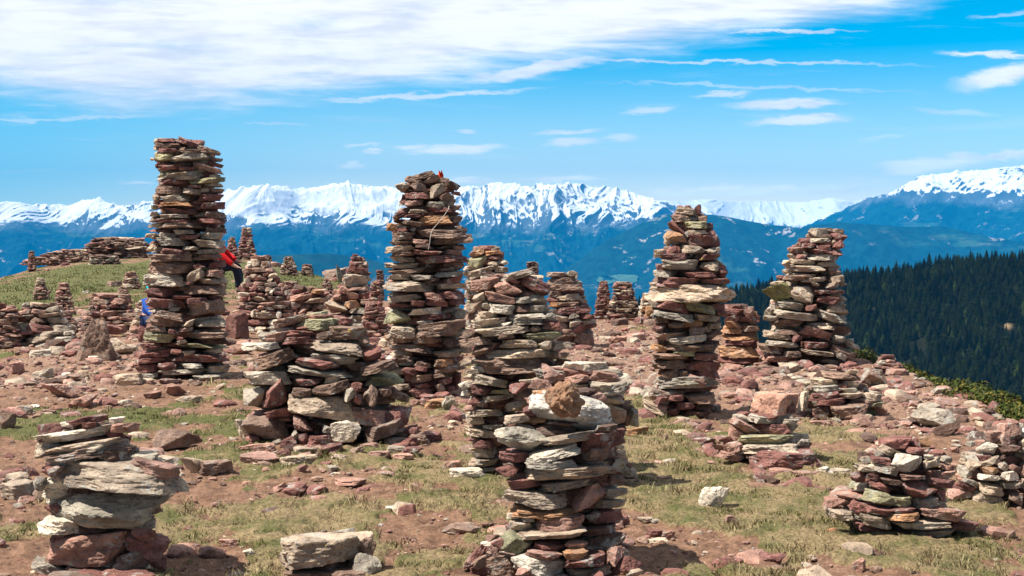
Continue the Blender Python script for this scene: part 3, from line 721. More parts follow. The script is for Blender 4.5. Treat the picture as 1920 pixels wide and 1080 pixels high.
# ------------------------------------------------------------------ dwarf pine and juniper scrub beyond the right edge
def scrub():
    m, g, b = material('scrub_leaves', .8); at = g.new('ShaderNodeAttribute', attribute_name='tint'); g.l.new(at.outputs['Color'], b.inputs['Base Color']); b.inputs['Specular IOR Level'].default_value = .1
    tw, g2, b2 = material('twig', .9); b2.inputs['Base Color'].default_value = c4((.20, .15, .11))
    spots = []
    for px_ in range(1690, 2090, 26):
        py_, de = edge_at(np.array([(px_ - 960) / FPX * 12]), np.array([12.0])); e = float(np.interp(px_, EDGE[:, 0], EDGE[:, 2]))
        for k in range(2):
            Y = e + random.uniform(.5, 1.1) + k * 1.3
            spots.append(((px_ - 960) / FPX * Y, Y, random.uniform(.15, .23) + .05 * k, (px_, k)))
    spots.append(((1612 - 960) / FPX * 16.6, 16.6, .22, (1612, 9)))
    for n_, (x, y, r_, key) in enumerate(spots):
        z = float(ground(x, y)); N = 1500; rr = np.random.default_rng(500 + n_)
        d = rr.normal(size=(N, 3)); d /= np.linalg.norm(d, axis=1)[:, None]; d[:, 2] = np.abs(d[:, 2])
        rad = r_ * (rr.random(N) ** .35) * (1 + .28 * vnoise(d[:, 0] * 2.5 + n_, d[:, 1] * 2.5, d[:, 2] * 2.5, 81))
        P0 = d * rad[:, None] * np.array([1.25, 1.1, .9]); s = rr.uniform(.010, .026, N)
        a = rr.normal(size=(N, 3)); a /= np.linalg.norm(a, axis=1)[:, None]; bb = np.cross(a, d + .01); bb /= np.linalg.norm(bb, axis=1)[:, None]
        V = np.stack([P0 - a * s[:, None], P0 + bb * s[:, None] * .6, P0 + a * s[:, None], P0 - bb * s[:, None] * .6], 1).reshape(-1, 3)
        i = np.arange(N) * 4; F = np.stack([i, i + 1, i + 2, i + 3], 1)
        cb = rr.uniform(.5, 1.4, (N, 1)); col = np.array([.045, .060, .014]) * cb + np.array([.09, .05, .01]) * (rr.random((N, 1)) < .2)
        root = empty('dwarf_pine_bush', (x, y, z))
        tag(root, 'low green dwarf pine bush in the strip along the far right edge of the plateau' if key[1] != 9 else 'tiny green bush at the foot of the tall right cairn on the plateau edge', 'bush', 'dwarf pine bushes along the right edge' if key[1] != 9 else None)
        mesh_obj('foliage', V, F, m, root, False, np.repeat(np.concatenate([col, np.ones((N, 1))], 1), 4, 0))
        # stems
        vs, fs, q = [], [], 0
        for j in range(9):
            a_ = random.uniform(0, 6.28); e = np.array([math.cos(a_) * r_ * .8, math.sin(a_) * r_ * .8, r_ * random.uniform(.4, .8)])
            for t in (0, 1):
                c_ = e * t
                for w_ in range(3): vs.append(c_ + np.array([math.cos(w_ * 2.09), math.sin(w_ * 2.09), 0]) * (.008 - .005 * t) - np.array([0, 0, .03 * (1 - t)]))
            for w_ in range(3): fs.append((q + w_, q + (w_ + 1) % 3, q + 3 + (w_ + 1) % 3, q + 3 + w_))
            q += 6
        mesh_obj('stem', vs, fs, tw, root, False)
scrub()
A = parse("""218 388 58 38 3 r;395 585 75 50 -22 r;218 430 100 45 -3 b;240 420 142 42 -2 r;430 480 135 35 10 b;440 600 155 42 0 b;560 770 150 50 -12 b;185 225 218 30 0 t;215 390 200 65 3 y;315 705 210 60 6 g;690 790 222 30 -5 d;665 795 262 38 -18 r;545 795 295 55 -14 p;258 430 285 50 6 r;430 560 298 35 0 r;218 262 272 50 0 r;255 655 345 62 5 g;670 775 360 32 0 g;390 615 378 34 0 g;250 495 410 50 2 r;500 800 400 50 6 y;640 795 437 32 0 t;497 615 450 30 0 p;228 445 480 85 0 b;455 610 490 50 -4 t;600 680 480 35 0 g;690 803 485 45 0 b;200 262 545 70 0 t;265 525 548 62 3 g;565 790 540 66 0 r;250 545 600 44 -2 o;590 803 610 66 0 r;190 250 625 45 0 y;290 570 655 55 -4 r;610 815 690 66 -4 b;178 258 680 45 0 t;235 510 702 42 0 t;575 800 742 50 -3 r;265 510 742 28 0 r;172 235 735 45 0 t;222 615 780 50 0 b;630 830 815 44 -6 b;782 818 785 25 0 d;380 552 833 46 0 g;165 225 785 30 0 g;245 400 858 44 -3 t;140 240 862 40 0 t;612 795 868 58 0 g;405 605 877 38 2 r;212 500 918 78 -3 g;525 800 930 66 -3 t;445 590 970 36 0 g;140 245 970 60 25 t;235 525 995 52 -4 r;563 815 997 44 3 g;570 790 1038 44 0 b;155 525 1055 72 0 b""", 240, 250, 4.5) + \
 parse("""175 545 95 105 0 b;545 650 90 60 0 r;665 815 75 60 8 r;118 480 212 125 0 w;480 640 170 85 25 t;650 805 145 66 0 p;562 820 208 62 -2 t;485 550 232 28 0 r;130 405 312 92 0 r;450 808 292 90 0 b;360 530 352 30 0 r;670 800 352 28 0 r;130 465 400 90 -3 r;465 670 375 50 5 r;490 810 440 125 2 b;330 440 452 38 3 g;230 485 505 68 -10 b;130 460 545 100 -10 b;440 560 575 55 15 t;558 832 568 72 4 g;710 815 602 32 2 r;425 550 622 38 5 p;140 325 615 50 -5 b;325 430 640 45 -5 r;118 390 695 80 -3 y;400 470 700 50 15 r;485 832 665 72 0 b;580 832 715 60 0 d;410 495 728 34 10 b;380 822 765 36 -2 y;85 265 765 60 3 r;350 455 808 48 3 r;65 350 830 68 6 r;465 560 818 40 0 t;650 795 800 36 0 t;360 830 865 68 -2 r;65 310 880 52 5 r;35 248 945 78 0 r;250 400 932 68 3 r;450 635 928 44 0 w;630 850 955 70 0 g;255 655 985 50 2 g;50 240 1012 46 3 w;60 210 1060 42 0 t;540 850 1025 50 2 g""", 240, 480, 4.5)
B = parse("""250 475 95 65 15 b;355 510 135 75 20 b;100 240 205 95 8 t;245 400 205 85 0 b;285 355 150 30 0 b;405 570 235 130 10 t;500 555 145 35 -10 b;540 700 185 70 -18 d;190 420 280 68 0 r;155 195 295 60 0 d;615 710 258 38 -8 r;510 620 290 70 25 b;145 230 335 35 10 r;180 352 348 58 5 p;370 555 360 60 0 g;600 710 390 50 0 b;205 400 425 40 0 t;395 660 415 50 0 r;480 530 380 35 0 t;60 205 465 55 32 r;185 380 468 34 0 r;320 640 510 85 3 o;620 722 500 75 0 b;170 350 535 50 -8 b;20 130 570 75 -5 o;95 240 600 50 15 r;240 290 590 40 0 g;280 760 620 100 -2 b;640 725 570 30 0 b;65 280 655 80 5 b;435 820 690 90 6 b;265 420 705 45 -5 p;0 285 770 62 5 t;290 430 745 50 0 d;640 755 765 55 0 b;50 280 718 40 0 b;280 545 805 55 -3 r;550 710 805 50 -5 p;58 270 822 44 3 b;45 280 868 50 -3 t;290 780 868 75 2 r;0 320 925 58 0 t;545 735 915 40 3 b;40 385 975 52 4 b;515 735 955 40 6 b;25 240 1032 60 0 t;240 450 1035 50 0 g;450 730 1005 50 4 g""", 720, 310, 4.911) + \
 parse("""520 700 70 60 15 r;390 520 65 30 5 d;70 480 115 85 -2 t;255 340 85 45 0 t;485 720 115 50 3 t;180 275 175 45 0 r;90 385 205 62 6 t;390 560 195 60 -8 p;500 720 180 60 -3 r;105 285 258 34 0 r;285 400 245 50 0 r;400 580 245 50 -5 r;575 720 235 50 0 r;272 522 310 62 3 w;345 600 350 45 3 r;600 735 325 90 0 g;90 290 350 130 5 y;335 460 395 34 8 w;100 340 470 100 -5 t;320 715 440 120 8 b;540 750 480 60 5 g;80 155 510 60 -10 o;150 300 530 50 0 b;305 540 530 70 8 b;540 700 550 80 0 d;130 465 600 70 -4 b;465 700 640 50 3 t;680 770 610 50 5 t;160 310 675 50 -3 b;60 200 710 60 15 p;320 440 720 55 -12 b;455 620 710 70 5 o;460 715 750 60 3 b;320 420 755 40 -10 r;215 380 780 65 -5 r;290 460 830 60 5 b;460 560 810 40 5 b;490 610 855 50 12 r;610 690 850 150 0 r;270 470 940 70 5 r;325 445 895 60 12 r;130 290 900 50 4 t;0 215 835 80 -3 y;0 160 765 50 5 d;560 650 910 50 0 r;480 560 900 60 10 b;360 500 985 50 0 r;490 560 975 40 -10 p;110 280 980 60 -25 t;280 370 1020 50 0 p;400 590 1030 70 0 o""", 700, 510, 4.155)
Cc = parse("""402 690 103 85 2 y;250 500 80 60 18 b;480 625 40 50 8 y;690 800 85 55 5 r;195 370 185 60 8 p;330 530 165 40 -3 r;305 530 213 60 0 r;615 890 165 110 0 b;545 660 180 60 10 b;790 915 200 80 -25 b;500 865 262 78 -6 t;35 190 255 50 0 w;140 300 252 55 5 w;105 410 335 110 20 b;490 825 345 72 -6 g;400 720 370 62 -6 r;355 785 430 50 -5 g;820 990 310 120 20 r;830 1100 395 70 15 b;50 378 468 95 0 w;410 600 492 50 3 r;600 715 475 45 8 t;375 520 560 60 -5 b;495 785 540 85 12 b;30 200 590 150 -15 g;140 370 600 160 35 r;870 1140 480 75 3 y;735 815 580 100 0 g;860 965 590 160 5 b;780 860 530 80 0 r;800 855 610 80 0 r;350 805 670 170 -5 t;200 380 702 62 12 r;55 365 800 190 -5 b;0 90 815 150 0 w;370 530 785 90 -22 p;585 650 810 60 0 g;620 860 830 150 5 w;770 1065 735 120 -8 p;850 1130 830 110 15 b;980 1180 720 200 -40 r;430 500 880 90 10 r;490 700 895 90 0 r;370 430 860 90 -20 g;565 725 950 70 15 r;300 420 915 90 25 r;375 545 965 60 -3 t;255 370 995 70 20 r;270 535 1040 80 5 t;35 275 1035 100 -5 p;20 260 945 60 5 p;250 320 900 50 35 g;205 280 985 35 10 g;530 590 1000 60 -50 r;835 970 930 42 3 p;1000 1170 900 60 5 g;1105 1245 905 80 5 r;1010 1160 950 45 -5 g;1040 1180 590 60 -20 b;970 1060 560 70 0 b;1130 1260 965 60 5 r;1180 1330 900 70 -10 b;900 1050 990 60 4 p;640 760 1015 60 -8 t;760 870 965 60 10 b;1060 1200 1005 50 3 p;1140 1250 820 90 -25 r;1160 1290 870 70 8 b;560 650 1060 50 10 r""", 440, 580, 3.6)
D = parse("""1130 1190 250 25 0 r;1115 1200 290 30 0 r;1110 1230 330 40 0 r;1170 1290 355 40 -5 b;1095 1290 390 65 -3 r;1200 1310 425 40 -10 d;1040 1310 490 125 3 t;1070 1285 575 50 0 p;990 1140 590 80 -20 p;1060 1190 640 85 0 p;1180 1340 640 70 10 r;930 1030 655 55 10 p;870 1090 740 100 -5 t;1060 1200 730 90 10 o;1200 1350 700 60 0 b;1080 1400 790 60 0 g;1040 1360 870 80 0 g;890 1000 840 40 -5 o;1000 1140 900 60 0 r;1190 1400 930 50 0 r""", 440, 430, 5.143)
D2 = parse("""490 800 650 75 12 p;730 850 600 45 0 o;655 900 690 50 3 t;480 650 735 55 12 t;600 740 760 80 30 p;780 880 750 50 10 t;740 800 780 50 0 r;550 600 790 60 -50 t;540 640 600 40 5 r;560 680 560 40 0 d;700 790 570 40 -5 p;820 920 620 50 10 r;460 560 800 50 5 b;640 800 820 50 3 p;800 900 830 50 0 b;460 620 860 50 -4 r;640 760 880 40 3 t;770 900 880 40 0 r""", 440, 430, 5.143)
E0 = parse("""190 290 65 35 0 r;80 200 105 50 25 o;200 330 100 35 5 o;70 235 175 95 15 y;235 320 140 30 0 r;300 385 172 40 -5 w;225 310 185 40 5 t;35 140 222 34 0 t;60 250 260 70 15 t;200 300 225 50 15 t;270 385 228 50 -8 t;30 110 260 50 10 t;250 370 275 40 -8 w;50 190 330 40 8 t;20 110 375 45 0 w;200 330 320 40 0 d;40 145 535 90 0 t;30 130 440 50 0 b;120 300 380 50 0 t;200 380 340 50 3 b;60 200 600 60 0 b;60 180 660 50 0 g;200 380 430 60 0 b;200 380 500 60 0 r;180 380 570 60 0 b;180 380 640 60 0 d;60 360 720 60 0 b;60 360 780 60 0 r""", 860, 450, 4.154)
E = parse("""320 590 275 60 14 t;85 320 345 95 12 p;270 490 385 120 -8 p;460 720 345 110 -25 r;190 440 455 85 -12 p;105 215 450 90 0 t;115 200 510 90 0 b;175 245 515 55 0 g;230 435 543 85 -5 w;430 570 470 55 3 g;550 680 455 80 0 g;440 580 530 70 0 d;520 700 535 60 0 g;140 300 585 60 0 t;95 385 645 85 8 t;385 680 598 48 3 w;410 660 640 45 0 g;315 415 660 45 0 w;130 560 705 70 6 t;25 135 735 70 10 b;300 435 752 45 0 b;485 800 750 52 3 y;560 640 695 50 0 b;630 815 665 80 0 r;640 760 590 60 0 g;320 615 815 72 -2 t;620 725 820 70 0 t;730 885 825 60 4 t;5 265 795 75 8 b;105 275 860 75 28 b;20 125 960 60 -5 t;200 740 895 85 3 t;120 725 980 170 3 b;50 160 1028 40 0 t;740 860 900 50 0 b;740 900 960 60 0 d;700 860 1010 50 0 b""", 860, 450, 4.154) + \
 parse("""100 410 160 85 -12 g;55 170 78 36 0 t;0 115 190 55 20 w;75 290 225 80 -5 r;15 115 260 44 0 w;255 440 250 45 0 y;75 275 340 90 -20 r;195 470 300 60 8 t;60 390 430 70 0 t;35 160 380 80 -5 p;460 650 300 150 10 b;390 560 370 80 8 t;60 215 485 75 0 t;40 330 595 75 -8 t;200 370 545 40 0 g;120 310 690 80 -8 r;85 305 765 90 0 t;80 340 845 66 0 t;125 315 905 40 0 g;330 480 480 60 0 b;420 640 180 60 8 r;430 600 520 90 0 d;340 560 640 80 0 d;330 560 750 90 0 d;330 560 860 90 0 d""", 860, 680, 4.5)
E2 = parse("""680 850 270 40 0 b;840 925 262 45 0 g;690 915 320 55 8 b;700 985 375 60 3 b;745 960 450 60 5 t;915 1005 475 45 5 t;680 770 470 50 0 r;700 800 505 40 0 o;765 1020 545 70 6 r;770 940 500 34 0 b;945 1060 600 38 0 r;760 890 615 50 0 t;860 940 590 50 0 g;800 950 720 60 0 b;830 1000 690 80 10 r;895 1070 770 110 -10 b;990 1080 660 50 -5 r;930 1070 640 40 5 g;850 960 650 60 30 w;700 820 420 50 0 b;690 800 560 40 0 g;700 850 660 60 0 r;740 900 770 60 0 d;780 920 830 60 0 b""", 860, 450, 4.154)
F2 = parse("""850 1245 50 110 -3 w;700 880 110 150 -15 p;600 800 190 90 -12 p;430 610 210 80 10 r;890 1100 150 80 10 p;1100 1370 120 80 -5 p;985 1210 255 55 -2 t;1100 1475 215 120 0 g;1150 1405 315 60 -5 t;1200 1410 430 200 0 b;1420 1540 480 180 0 g;1150 1420 560 80 0 d;1310 1400 710 60 0 w;1300 1420 860 100 -10 g;1350 1490 920 90 -25 g;1240 1410 1000 120 0 b;820 1100 210 60 0 t;700 980 260 70 0 b;900 1200 350 80 0 b;1000 1300 640 80 0 d;1000 1300 760 100 0 b;1000 1300 880 100 0 d;1350 1500 1010 60 -5 t;1420 1560 1040 60 10 p""", 860, 680, 4.5)
F = parse("""580 1305 425 345 -7 W;310 720 640 215 0 G;375 600 480 80 5 t;710 1155 650 80 10 t;590 1015 770 90 14 w;560 1010 860 85 0 g;340 600 800 90 -3 r;305 510 915 110 0 r;1000 1425 670 170 12 r;1030 1350 780 150 10 b;515 1390 940 110 3 t;1150 1340 560 70 0 b""", 860, 680, 4.5) + \
 parse("""435 775 235 115 5 r;745 1345 250 85 8 t;850 1400 200 80 5 d;405 1005 375 150 -5 t;1020 1380 350 190 20 p;1260 1540 420 90 0 g;1370 1540 200 110 -10 b;1320 1560 320 90 5 g;440 1160 500 75 0 o;435 580 530 60 0 w;460 690 630 115 -5 t;575 700 565 60 0 g;700 1170 600 145 3 p;1165 1530 545 130 6 r;525 1200 710 85 4 t;1130 1450 670 90 5 d;360 660 790 200 -28 y;695 970 825 85 -6 r;975 1190 800 60 0 p;1190 1555 780 200 10 b;960 1195 890 90 0 o;615 955 900 80 -5 p;960 1350 960 100 6 r;1340 1550 900 160 30 p;1390 1665 1020 260 -20 r;1000 1400 1060 100 5 t;480 990 1010 200 -10 w;150 540 1020 230 5 b;520 680 1060 90 0 p;0 310 920 100 48 r;250 380 730 60 5 p;270 380 850 110 60 p;700 1000 1120 90 0 b;1000 1400 1140 90 0 r;80 330 1040 130 20 r;120 300 950 90 35 b;300 430 790 90 20 r;1560 1700 1080 120 -15 b""", 860, 860, 4.908)
G = parse("""258 350 63 38 -5 t;235 335 97 32 -3 b;292 400 123 40 -3 y;218 308 138 42 -28 r;308 402 156 20 0 t;210 310 180 52 -28 o;312 467 195 62 -3 r;205 280 238 50 15 r;158 215 252 40 5 t;280 390 236 40 -5 t;385 458 242 36 0 g;195 312 270 38 5 r;335 462 272 32 0 r;168 215 315 34 0 r;200 360 305 50 0 g;368 450 312 46 -4 t;160 270 344 34 0 g;295 440 348 30 0 r;440 493 338 50 0 r;175 370 385 50 -3 r;372 500 376 26 0 r;128 535 432 95 -2 t;130 180 480 34 0 w;178 325 495 50 -12 r;270 442 500 44 -10 y;120 155 512 50 0 o;440 490 520 40 0 r;160 340 533 34 -8 g;340 465 545 34 -6 t;225 305 575 25 3 b;298 380 570 32 8 o;400 462 580 34 0 t;150 220 590 34 0 r;315 395 600 45 15 b;155 330 622 36 3 b;160 230 555 26 -3 b;395 470 610 34 0 b;385 460 658 28 0 d;220 400 645 40 6 w;210 460 678 32 0 b;140 230 680 34 -12 o;235 350 705 26 0 y;340 450 717 38 0 r;150 330 718 28 0 b;142 312 755 48 0 b;320 460 760 50 -4 r;195 275 798 48 0 b;275 320 800 40 0 b;310 400 825 40 -20 p;165 460 838 60 0 g;330 460 795 50 0 r;140 300 880 34 0 b;300 440 907 44 0 b;165 225 914 34 0 r;225 300 905 30 0 r;100 240 955 40 -25 t;260 345 940 34 0 r;345 430 945 24 0 d;220 280 968 34 0 r;285 420 980 40 0 r;165 230 945 30 0 p""", 1160, 370, 2.4)
G2 = parse("""500 560 495 22 0 r;455 570 515 30 0 r;560 610 520 40 -20 p;480 550 545 30 0 r;540 640 550 30 0 r;470 560 575 40 0 o;560 640 590 30 0 b;460 560 605 24 0 o;470 630 632 26 0 o;480 620 655 24 0 r;455 640 695 60 0 o;440 640 730 40 0 r""", 1160, 370, 2.4)
H = parse("""350 465 98 55 0 t;462 540 118 55 10 r;355 460 130 22 0 g;465 525 155 40 25 r;320 390 155 24 0 r;390 465 165 26 0 r;250 335 182 40 0 p;335 525 188 34 -5 r;248 290 205 30 0 t;290 350 212 30 0 r;350 490 215 34 0 g;222 270 240 34 0 t;260 390 238 26 -5 t;390 495 245 24 0 t;225 265 280 24 0 t;250 440 268 38 -2 t;440 508 280 44 0 b;235 405 308 28 3 b;315 448 320 24 2 t;450 525 318 34 10 t;150 265 385 115 35 Y;258 385 390 90 -15 t;240 270 340 24 0 t;365 405 342 20 0 t;425 500 350 34 8 t;500 538 342 24 0 t;370 535 383 22 0 r;395 505 418 40 -8 r;490 538 412 30 0 g;205 335 447 40 -6 g;340 400 455 34 5 r;440 550 465 50 -8 t;135 200 470 60 15 g;190 408 495 42 -6 g;378 545 500 48 -18 g;135 220 506 28 0 t;335 490 545 36 0 t;170 335 530 36 -3 b;450 560 565 60 0 d;195 310 573 28 0 b;135 280 592 34 -10 t;308 475 580 46 -14 p;275 320 605 36 0 r;470 530 605 30 -10 g;148 310 635 28 -6 g;318 448 638 36 0 r;525 605 640 36 -15 g;110 240 655 44 -6 b;450 590 675 50 -20 b;230 320 682 34 0 b;310 475 675 26 -8 t;400 535 715 24 -6 g;480 540 690 34 -30 g;310 360 712 22 0 y;120 300 700 34 0 p""", 1380, 400, 2.572)
I = parse("""485 525 748 26 0 r;530 590 765 24 0 t;418 600 785 40 -3 b;365 500 815 44 5 t;510 600 825 34 0 t;370 515 848 36 4 g;510 595 855 24 0 g;500 620 880 30 3 t;360 505 885 40 5 r;395 540 912 34 4 r;308 358 910 110 -10 t;610 710 890 44 -6 t;540 700 905 36 0 b;465 660 958 70 3 b;370 480 955 60 0 d;670 730 955 44 0 p;610 720 922 26 0 y""", 1380, 400, 2.572)
J = parse("""320 570 165 130 -5 P;300 470 250 44 -6 g;350 455 236 22 -2 r;460 570 260 30 0 g;340 530 300 70 -3 r;190 350 290 60 -30 p;180 290 325 80 -35 p;240 540 360 56 0 y;170 270 400 90 -40 p;240 580 410 62 0 t;550 630 370 40 0 g;300 690 470 130 -2 r;130 280 440 50 -5 p;100 170 395 34 3 p""", 1300, 700, 2.842)
K = parse("""500 740 200 80 0 r;730 800 205 90 0 r;485 655 260 66 -25 t;700 860 255 50 -5 r;590 815 345 140 -6 w;465 540 280 44 -20 g;355 460 320 55 -8 t;440 590 322 44 -12 r;810 860 255 24 0 t;820 950 345 70 12 t;820 900 300 34 0 g;870 955 280 26 0 r;935 1035 315 44 -5 g;940 1050 370 44 -8 p;345 480 385 50 -10 t;420 650 390 70 -12 t;290 400 440 90 5 r;400 520 440 60 -10 r;655 835 448 36 -3 p;510 680 480 40 -10 d;875 1065 430 60 5 p;850 1060 490 70 -6 r;320 440 520 50 15 t;420 600 515 55 -25 r;660 925 545 125 -5 r;380 620 600 100 -15 y;560 750 620 80 -5 y;750 930 630 80 5 g;900 1015 580 100 -10 r;90 275 630 90 12 p;280 420 670 110 -15 r;120 320 720 80 -10 t;400 600 690 60 -8 r;580 765 688 34 2 r;570 800 735 50 2 o;800 950 700 60 -5 p;900 1135 720 90 -5 p;345 620 765 80 -12 t;600 1015 795 66 0 t;335 620 830 50 -12 r;1000 1230 800 70 -5 r;690 1050 860 70 5 t;440 900 920 90 5 p""", 1520, 780, 3.857)
L = parse("""1350 1530 140 190 -10 p;1240 1360 245 85 5 w;1380 1543 240 50 0 d;1210 1320 305 40 0 r;1140 1230 360 100 -45 t;1210 1380 340 50 20 t;1240 1370 400 66 0 o;1360 1440 370 66 -50 t;1440 1515 380 66 -40 p;1060 1180 410 90 -20 w;1100 1220 480 40 -20 g;1220 1380 450 44 -5 w;1365 1543 440 80 3 w;1220 1420 540 80 -10 t;1060 1210 515 50 -25 r;1380 1543 505 50 3 t;1180 1415 620 110 -18 t;1440 1543 600 80 -20 b;1000 1180 575 90 -10 p;1530 1680 300 80 0 b;1530 1700 400 90 0 p;1520 1720 500 90 0 t;1530 1720 600 90 0 r;1530 1660 210 90 0 t""", 1520, 780, 3.857)
Mm = parse("""430 560 105 46 15 r;545 680 85 50 5 r;515 605 128 46 5 r;375 440 122 36 0 w;680 780 97 40 3 w;200 720 195 75 9 w;690 880 148 66 3 p;195 770 280 75 8 t;240 835 320 85 9 b;260 405 418 80 -3 r;780 1115 415 125 -12 p;265 1145 450 190 -4 t;195 290 500 100 5 g;220 1035 670 250 -3 G;210 560 770 115 -6 w;275 800 920 210 4 p;760 1050 890 110 -18 r;830 990 820 80 -10 r;700 965 1005 150 12 b;950 1050 1000 100 0 r;190 400 1040 90 -30 g;380 700 1060 60 0 d;220 600 1130 90 0 b;600 1020 1120 90 0 r""", 0, 760, 3.375)
Nn = parse("""355 905 930 220 3 t;860 1060 1020 160 -10 g;400 840 1085 90 0 b;700 1000 1100 90 0 b""", 420, 780, 3.6)

HEAPS = []
cairn('cairn', A, 340, 712, 'tallest cairn, a straight square column of flat red and grey stones standing left', ratio=.8, level=3, fill_pal='rb')
cairn('cairn', B, 800, 746, 'tall narrow cairn with orange cloth on top and a string down its front', level=3)
rc = cairn('cairn', Cc, 610, 838, 'wide squat cairn with a greenish flat top stone and a brown corner block', level=4, ratio=.75)
cairn('cairn', D, 680, 617, 'slim cairn with a big pale block, left of the cairn with the string', level=3)
cairn('stone_heap', D2, 570, 606, 'low heap of long tilted flat slabs behind the wide squat cairn', 'stone heap', level=3, ratio=.6)
cairn('cairn', E0, 915, 628, 'pale cairn topped by small orange stones, behind and right of the string cairn', level=3)
cairn('cairn', E2, 1065, 652, 'reddish flat-topped cairn close behind the middle cairn, on its right', level=3)
cairn('cairn', E, 950, 903, 'middle cairn of cream slabs topped by a pink block and a tilted red slab', level=4, ratio=.75)
cairn('cairn', F2, 1130, 925, 'low cairn of pale slabs directly behind the cairn with the porous orange stone', level=4, ratio=.7)
cairn('cairn', F, 1055, 1094, 'nearest cairn, carrying a big whitish boulder and a porous orange stone on top', level=4)
cairn('cairn', G, 1283, 787, 'tall cairn with one long pale slab across it and a pointed top', level=3)
cairn('cairn', G2, 1385, 684, 'small reddish cairn close behind the tall cairn with the long pale slab', level=3)
cairn('cairn', H, 1520, 687, 'tall cairn before the dark wood with a yellow-green lichen stone on its left shoulder', level=3)
cairn('cairn', I, 1560, 783, 'low cairn of thin flat stones with an upright cream slab leaning at its left foot', level=3)
cairn('cairn', J, 1450, 884, 'small cairn with one big pink block on top standing in the grass', level=4)
cairn('cairn', K, 1690, 1027, 'squat lower right cairn of flat red and cream stones with a white front stone', level=4)
cairn('cairn', L, 1870, 957, 'stone pile cut by the right edge of the photo with a pink block on top', level=4)
cairn('cairn', Mm, 190, 1092, 'lower left cairn of large slabs with a massive grey boulder in its middle', level=4, ratio=.7)
cairn('cairn', Nn, 615, 1096, 'top of a low cairn at the bottom edge with a large flat tan boulder', level=4)

def auto(px_, yt, yb, wt, wb, sz, label, pal='rbbprtd', cat='cairn', name='cairn', ratio=.9, seed=None, level=2, asp=(2.0, 4.2), mid=None, shift=0.0, prof=None):
    prof = prof or [(yt, px_ - wt / 2, px_ + wt / 2)] + ([mid] if mid else []) + [(yb, px_ - wb / 2, px_ + wb / 2)]
    return cairn(name, auto_rows(prof, sz, pal, .45, seed or int(px_ * 7 + yt), asp), px_, yb, label, cat, level=level, ratio=ratio, limit=100, shift=shift)
auto(462, 431, 487, 15, 38, 4.6, 'dark bell-shaped cairn on the grassy skyline right of the person in red')
auto(434, 447, 488, 8, 32, 4.4, 'small cairn just behind the head of the person in red')
auto(59, 473, 506, 7, 17, 4.2, 'tiny lone cairn on the grassy skyline at the far left', 'rbd', shift=-1.2)
auto(75, 524, 564, 12, 34, 4.6, 'small pointed cairn on the green slope, left of its twin', 'rbpt')
auto(118, 531, 592, 15, 46, 5.0, 'small cairn on the green slope with a wide rubble foot, right of its twin', 'rbpt')
auto(245, 511, 545, 14, 44, 5, 'small cairn on the green slope just left of the tallest cairn', 'rptb')
auto(230, 540, 570, 12, 30, 5, 'small cairn in the grass left of the person in the turquoise hat', 'rptb')
auto(185, 549, 575, 20, 40, 5, 'low round cairn behind the big tilted boulder at the left', 'rbr')
auto(541, 484, 517, 13, 38, 4.2, 'cairn with a round cap on the middle skyline', 'bdrt')
auto(575, 496, 518, 9, 28, 4, 'small pointed cairn right of the cairn with the round cap', 'rbd')
auto(502, 480, 494, 6, 16, 3.6, 'very small cairn on the grass right of the bell-shaped cairn', 'rbd')
auto(612, 526, 550, 8, 28, 4.2, 'small heap-like cairn above the long tilted slabs', 'rbd')
auto(712, 508, 560, 10, 16, 4.4, 'thin dark cairn peeping out left of the cairn with the string', 'rbd')
auto(998, 494, 560, 20, 26, 4.4, 'tiny cairn top of thin flakes peeping over the middle cairn', 'rdb', asp=(2.4, 4))
auto(1131, 530, 601, 12, 40, 5, 'left of two small touching cairns on the plateau edge before the blue valley', 'rprb')
auto(1168, 532, 603, 32, 70, 6.5, 'right of two small touching cairns on the plateau edge before the blue valley', 'rtbd')
auto(1663, 672, 702, 24, 70, 8, 'little heap of pink stones on the right ridge before the wood', 'pwpr', name='stone_heap', cat='stone heap')
auto(216, 450, 486, 116, 122, 5, 'long low mound of piled stones on the grassy skyline left of the tallest cairn', 'rbdptb', 'stone heap', 'stone_heap', .3, prof=[(446, 205, 222), (451, 172, 236), (454, 166, 276), (462, 157, 280), (472, 152, 284), (486, 132, 290)])
auto(120, 476, 496, 40, 90, 4, 'thin line of rubble running down the skyline from the long stone mound', 'prbtp', 'stone heap', 'stone_heap', .3, prof=[(472, 128, 160), (480, 92, 168), (488, 60, 160), (497, 30, 120)])
auto(195, 482, 497, 50, 64, 4.6, 'dark layered rock outcrop below the dry stone wall', 'ddbg', 'rock outcrop', 'rock_outcrop', .4, asp=(3, 7))
auto(495, 488, 622, 60, 150, 10, 'tall slope of piled reddish rubble right of the person in red', 'rprbtpwd', 'stone heap', 'stone_heap', .7, level=2, prof=[(488, 474, 498), (505, 458, 512), (540, 450, 532), (575, 445, 552), (622, 430, 568)], asp=(1.5, 3.2))
auto(115, 592, 630, 30, 90, 7, 'low rubble heap between the two heaps of slabs at the left', 'prbtd', 'stone heap', 'stone_heap', .6, asp=(1.6, 3.4))
auto(270, 566, 632, 20, 60, 8, 'rubble heap tucked against the left side of the tallest cairn', 'prtbw', 'stone heap', 'stone_heap', .6, asp=(1.6, 3.4))
auto(600, 552, 578, 30, 80, 5, 'small scatter heap on the brown slope above the long tilted slabs', 'rdbp', 'stone heap', 'stone_heap', .5)
auto(655, 545, 580, 20, 50, 6, 'small dark rubble heap left of the slim cairn with a big pale block', 'rdbp', 'stone heap', 'stone_heap', .5)
auto(545, 530, 560, 20, 60, 5, 'small rubble heap in front of the cairn with the round cap', 'rdbp', 'stone heap', 'stone_heap', .5)
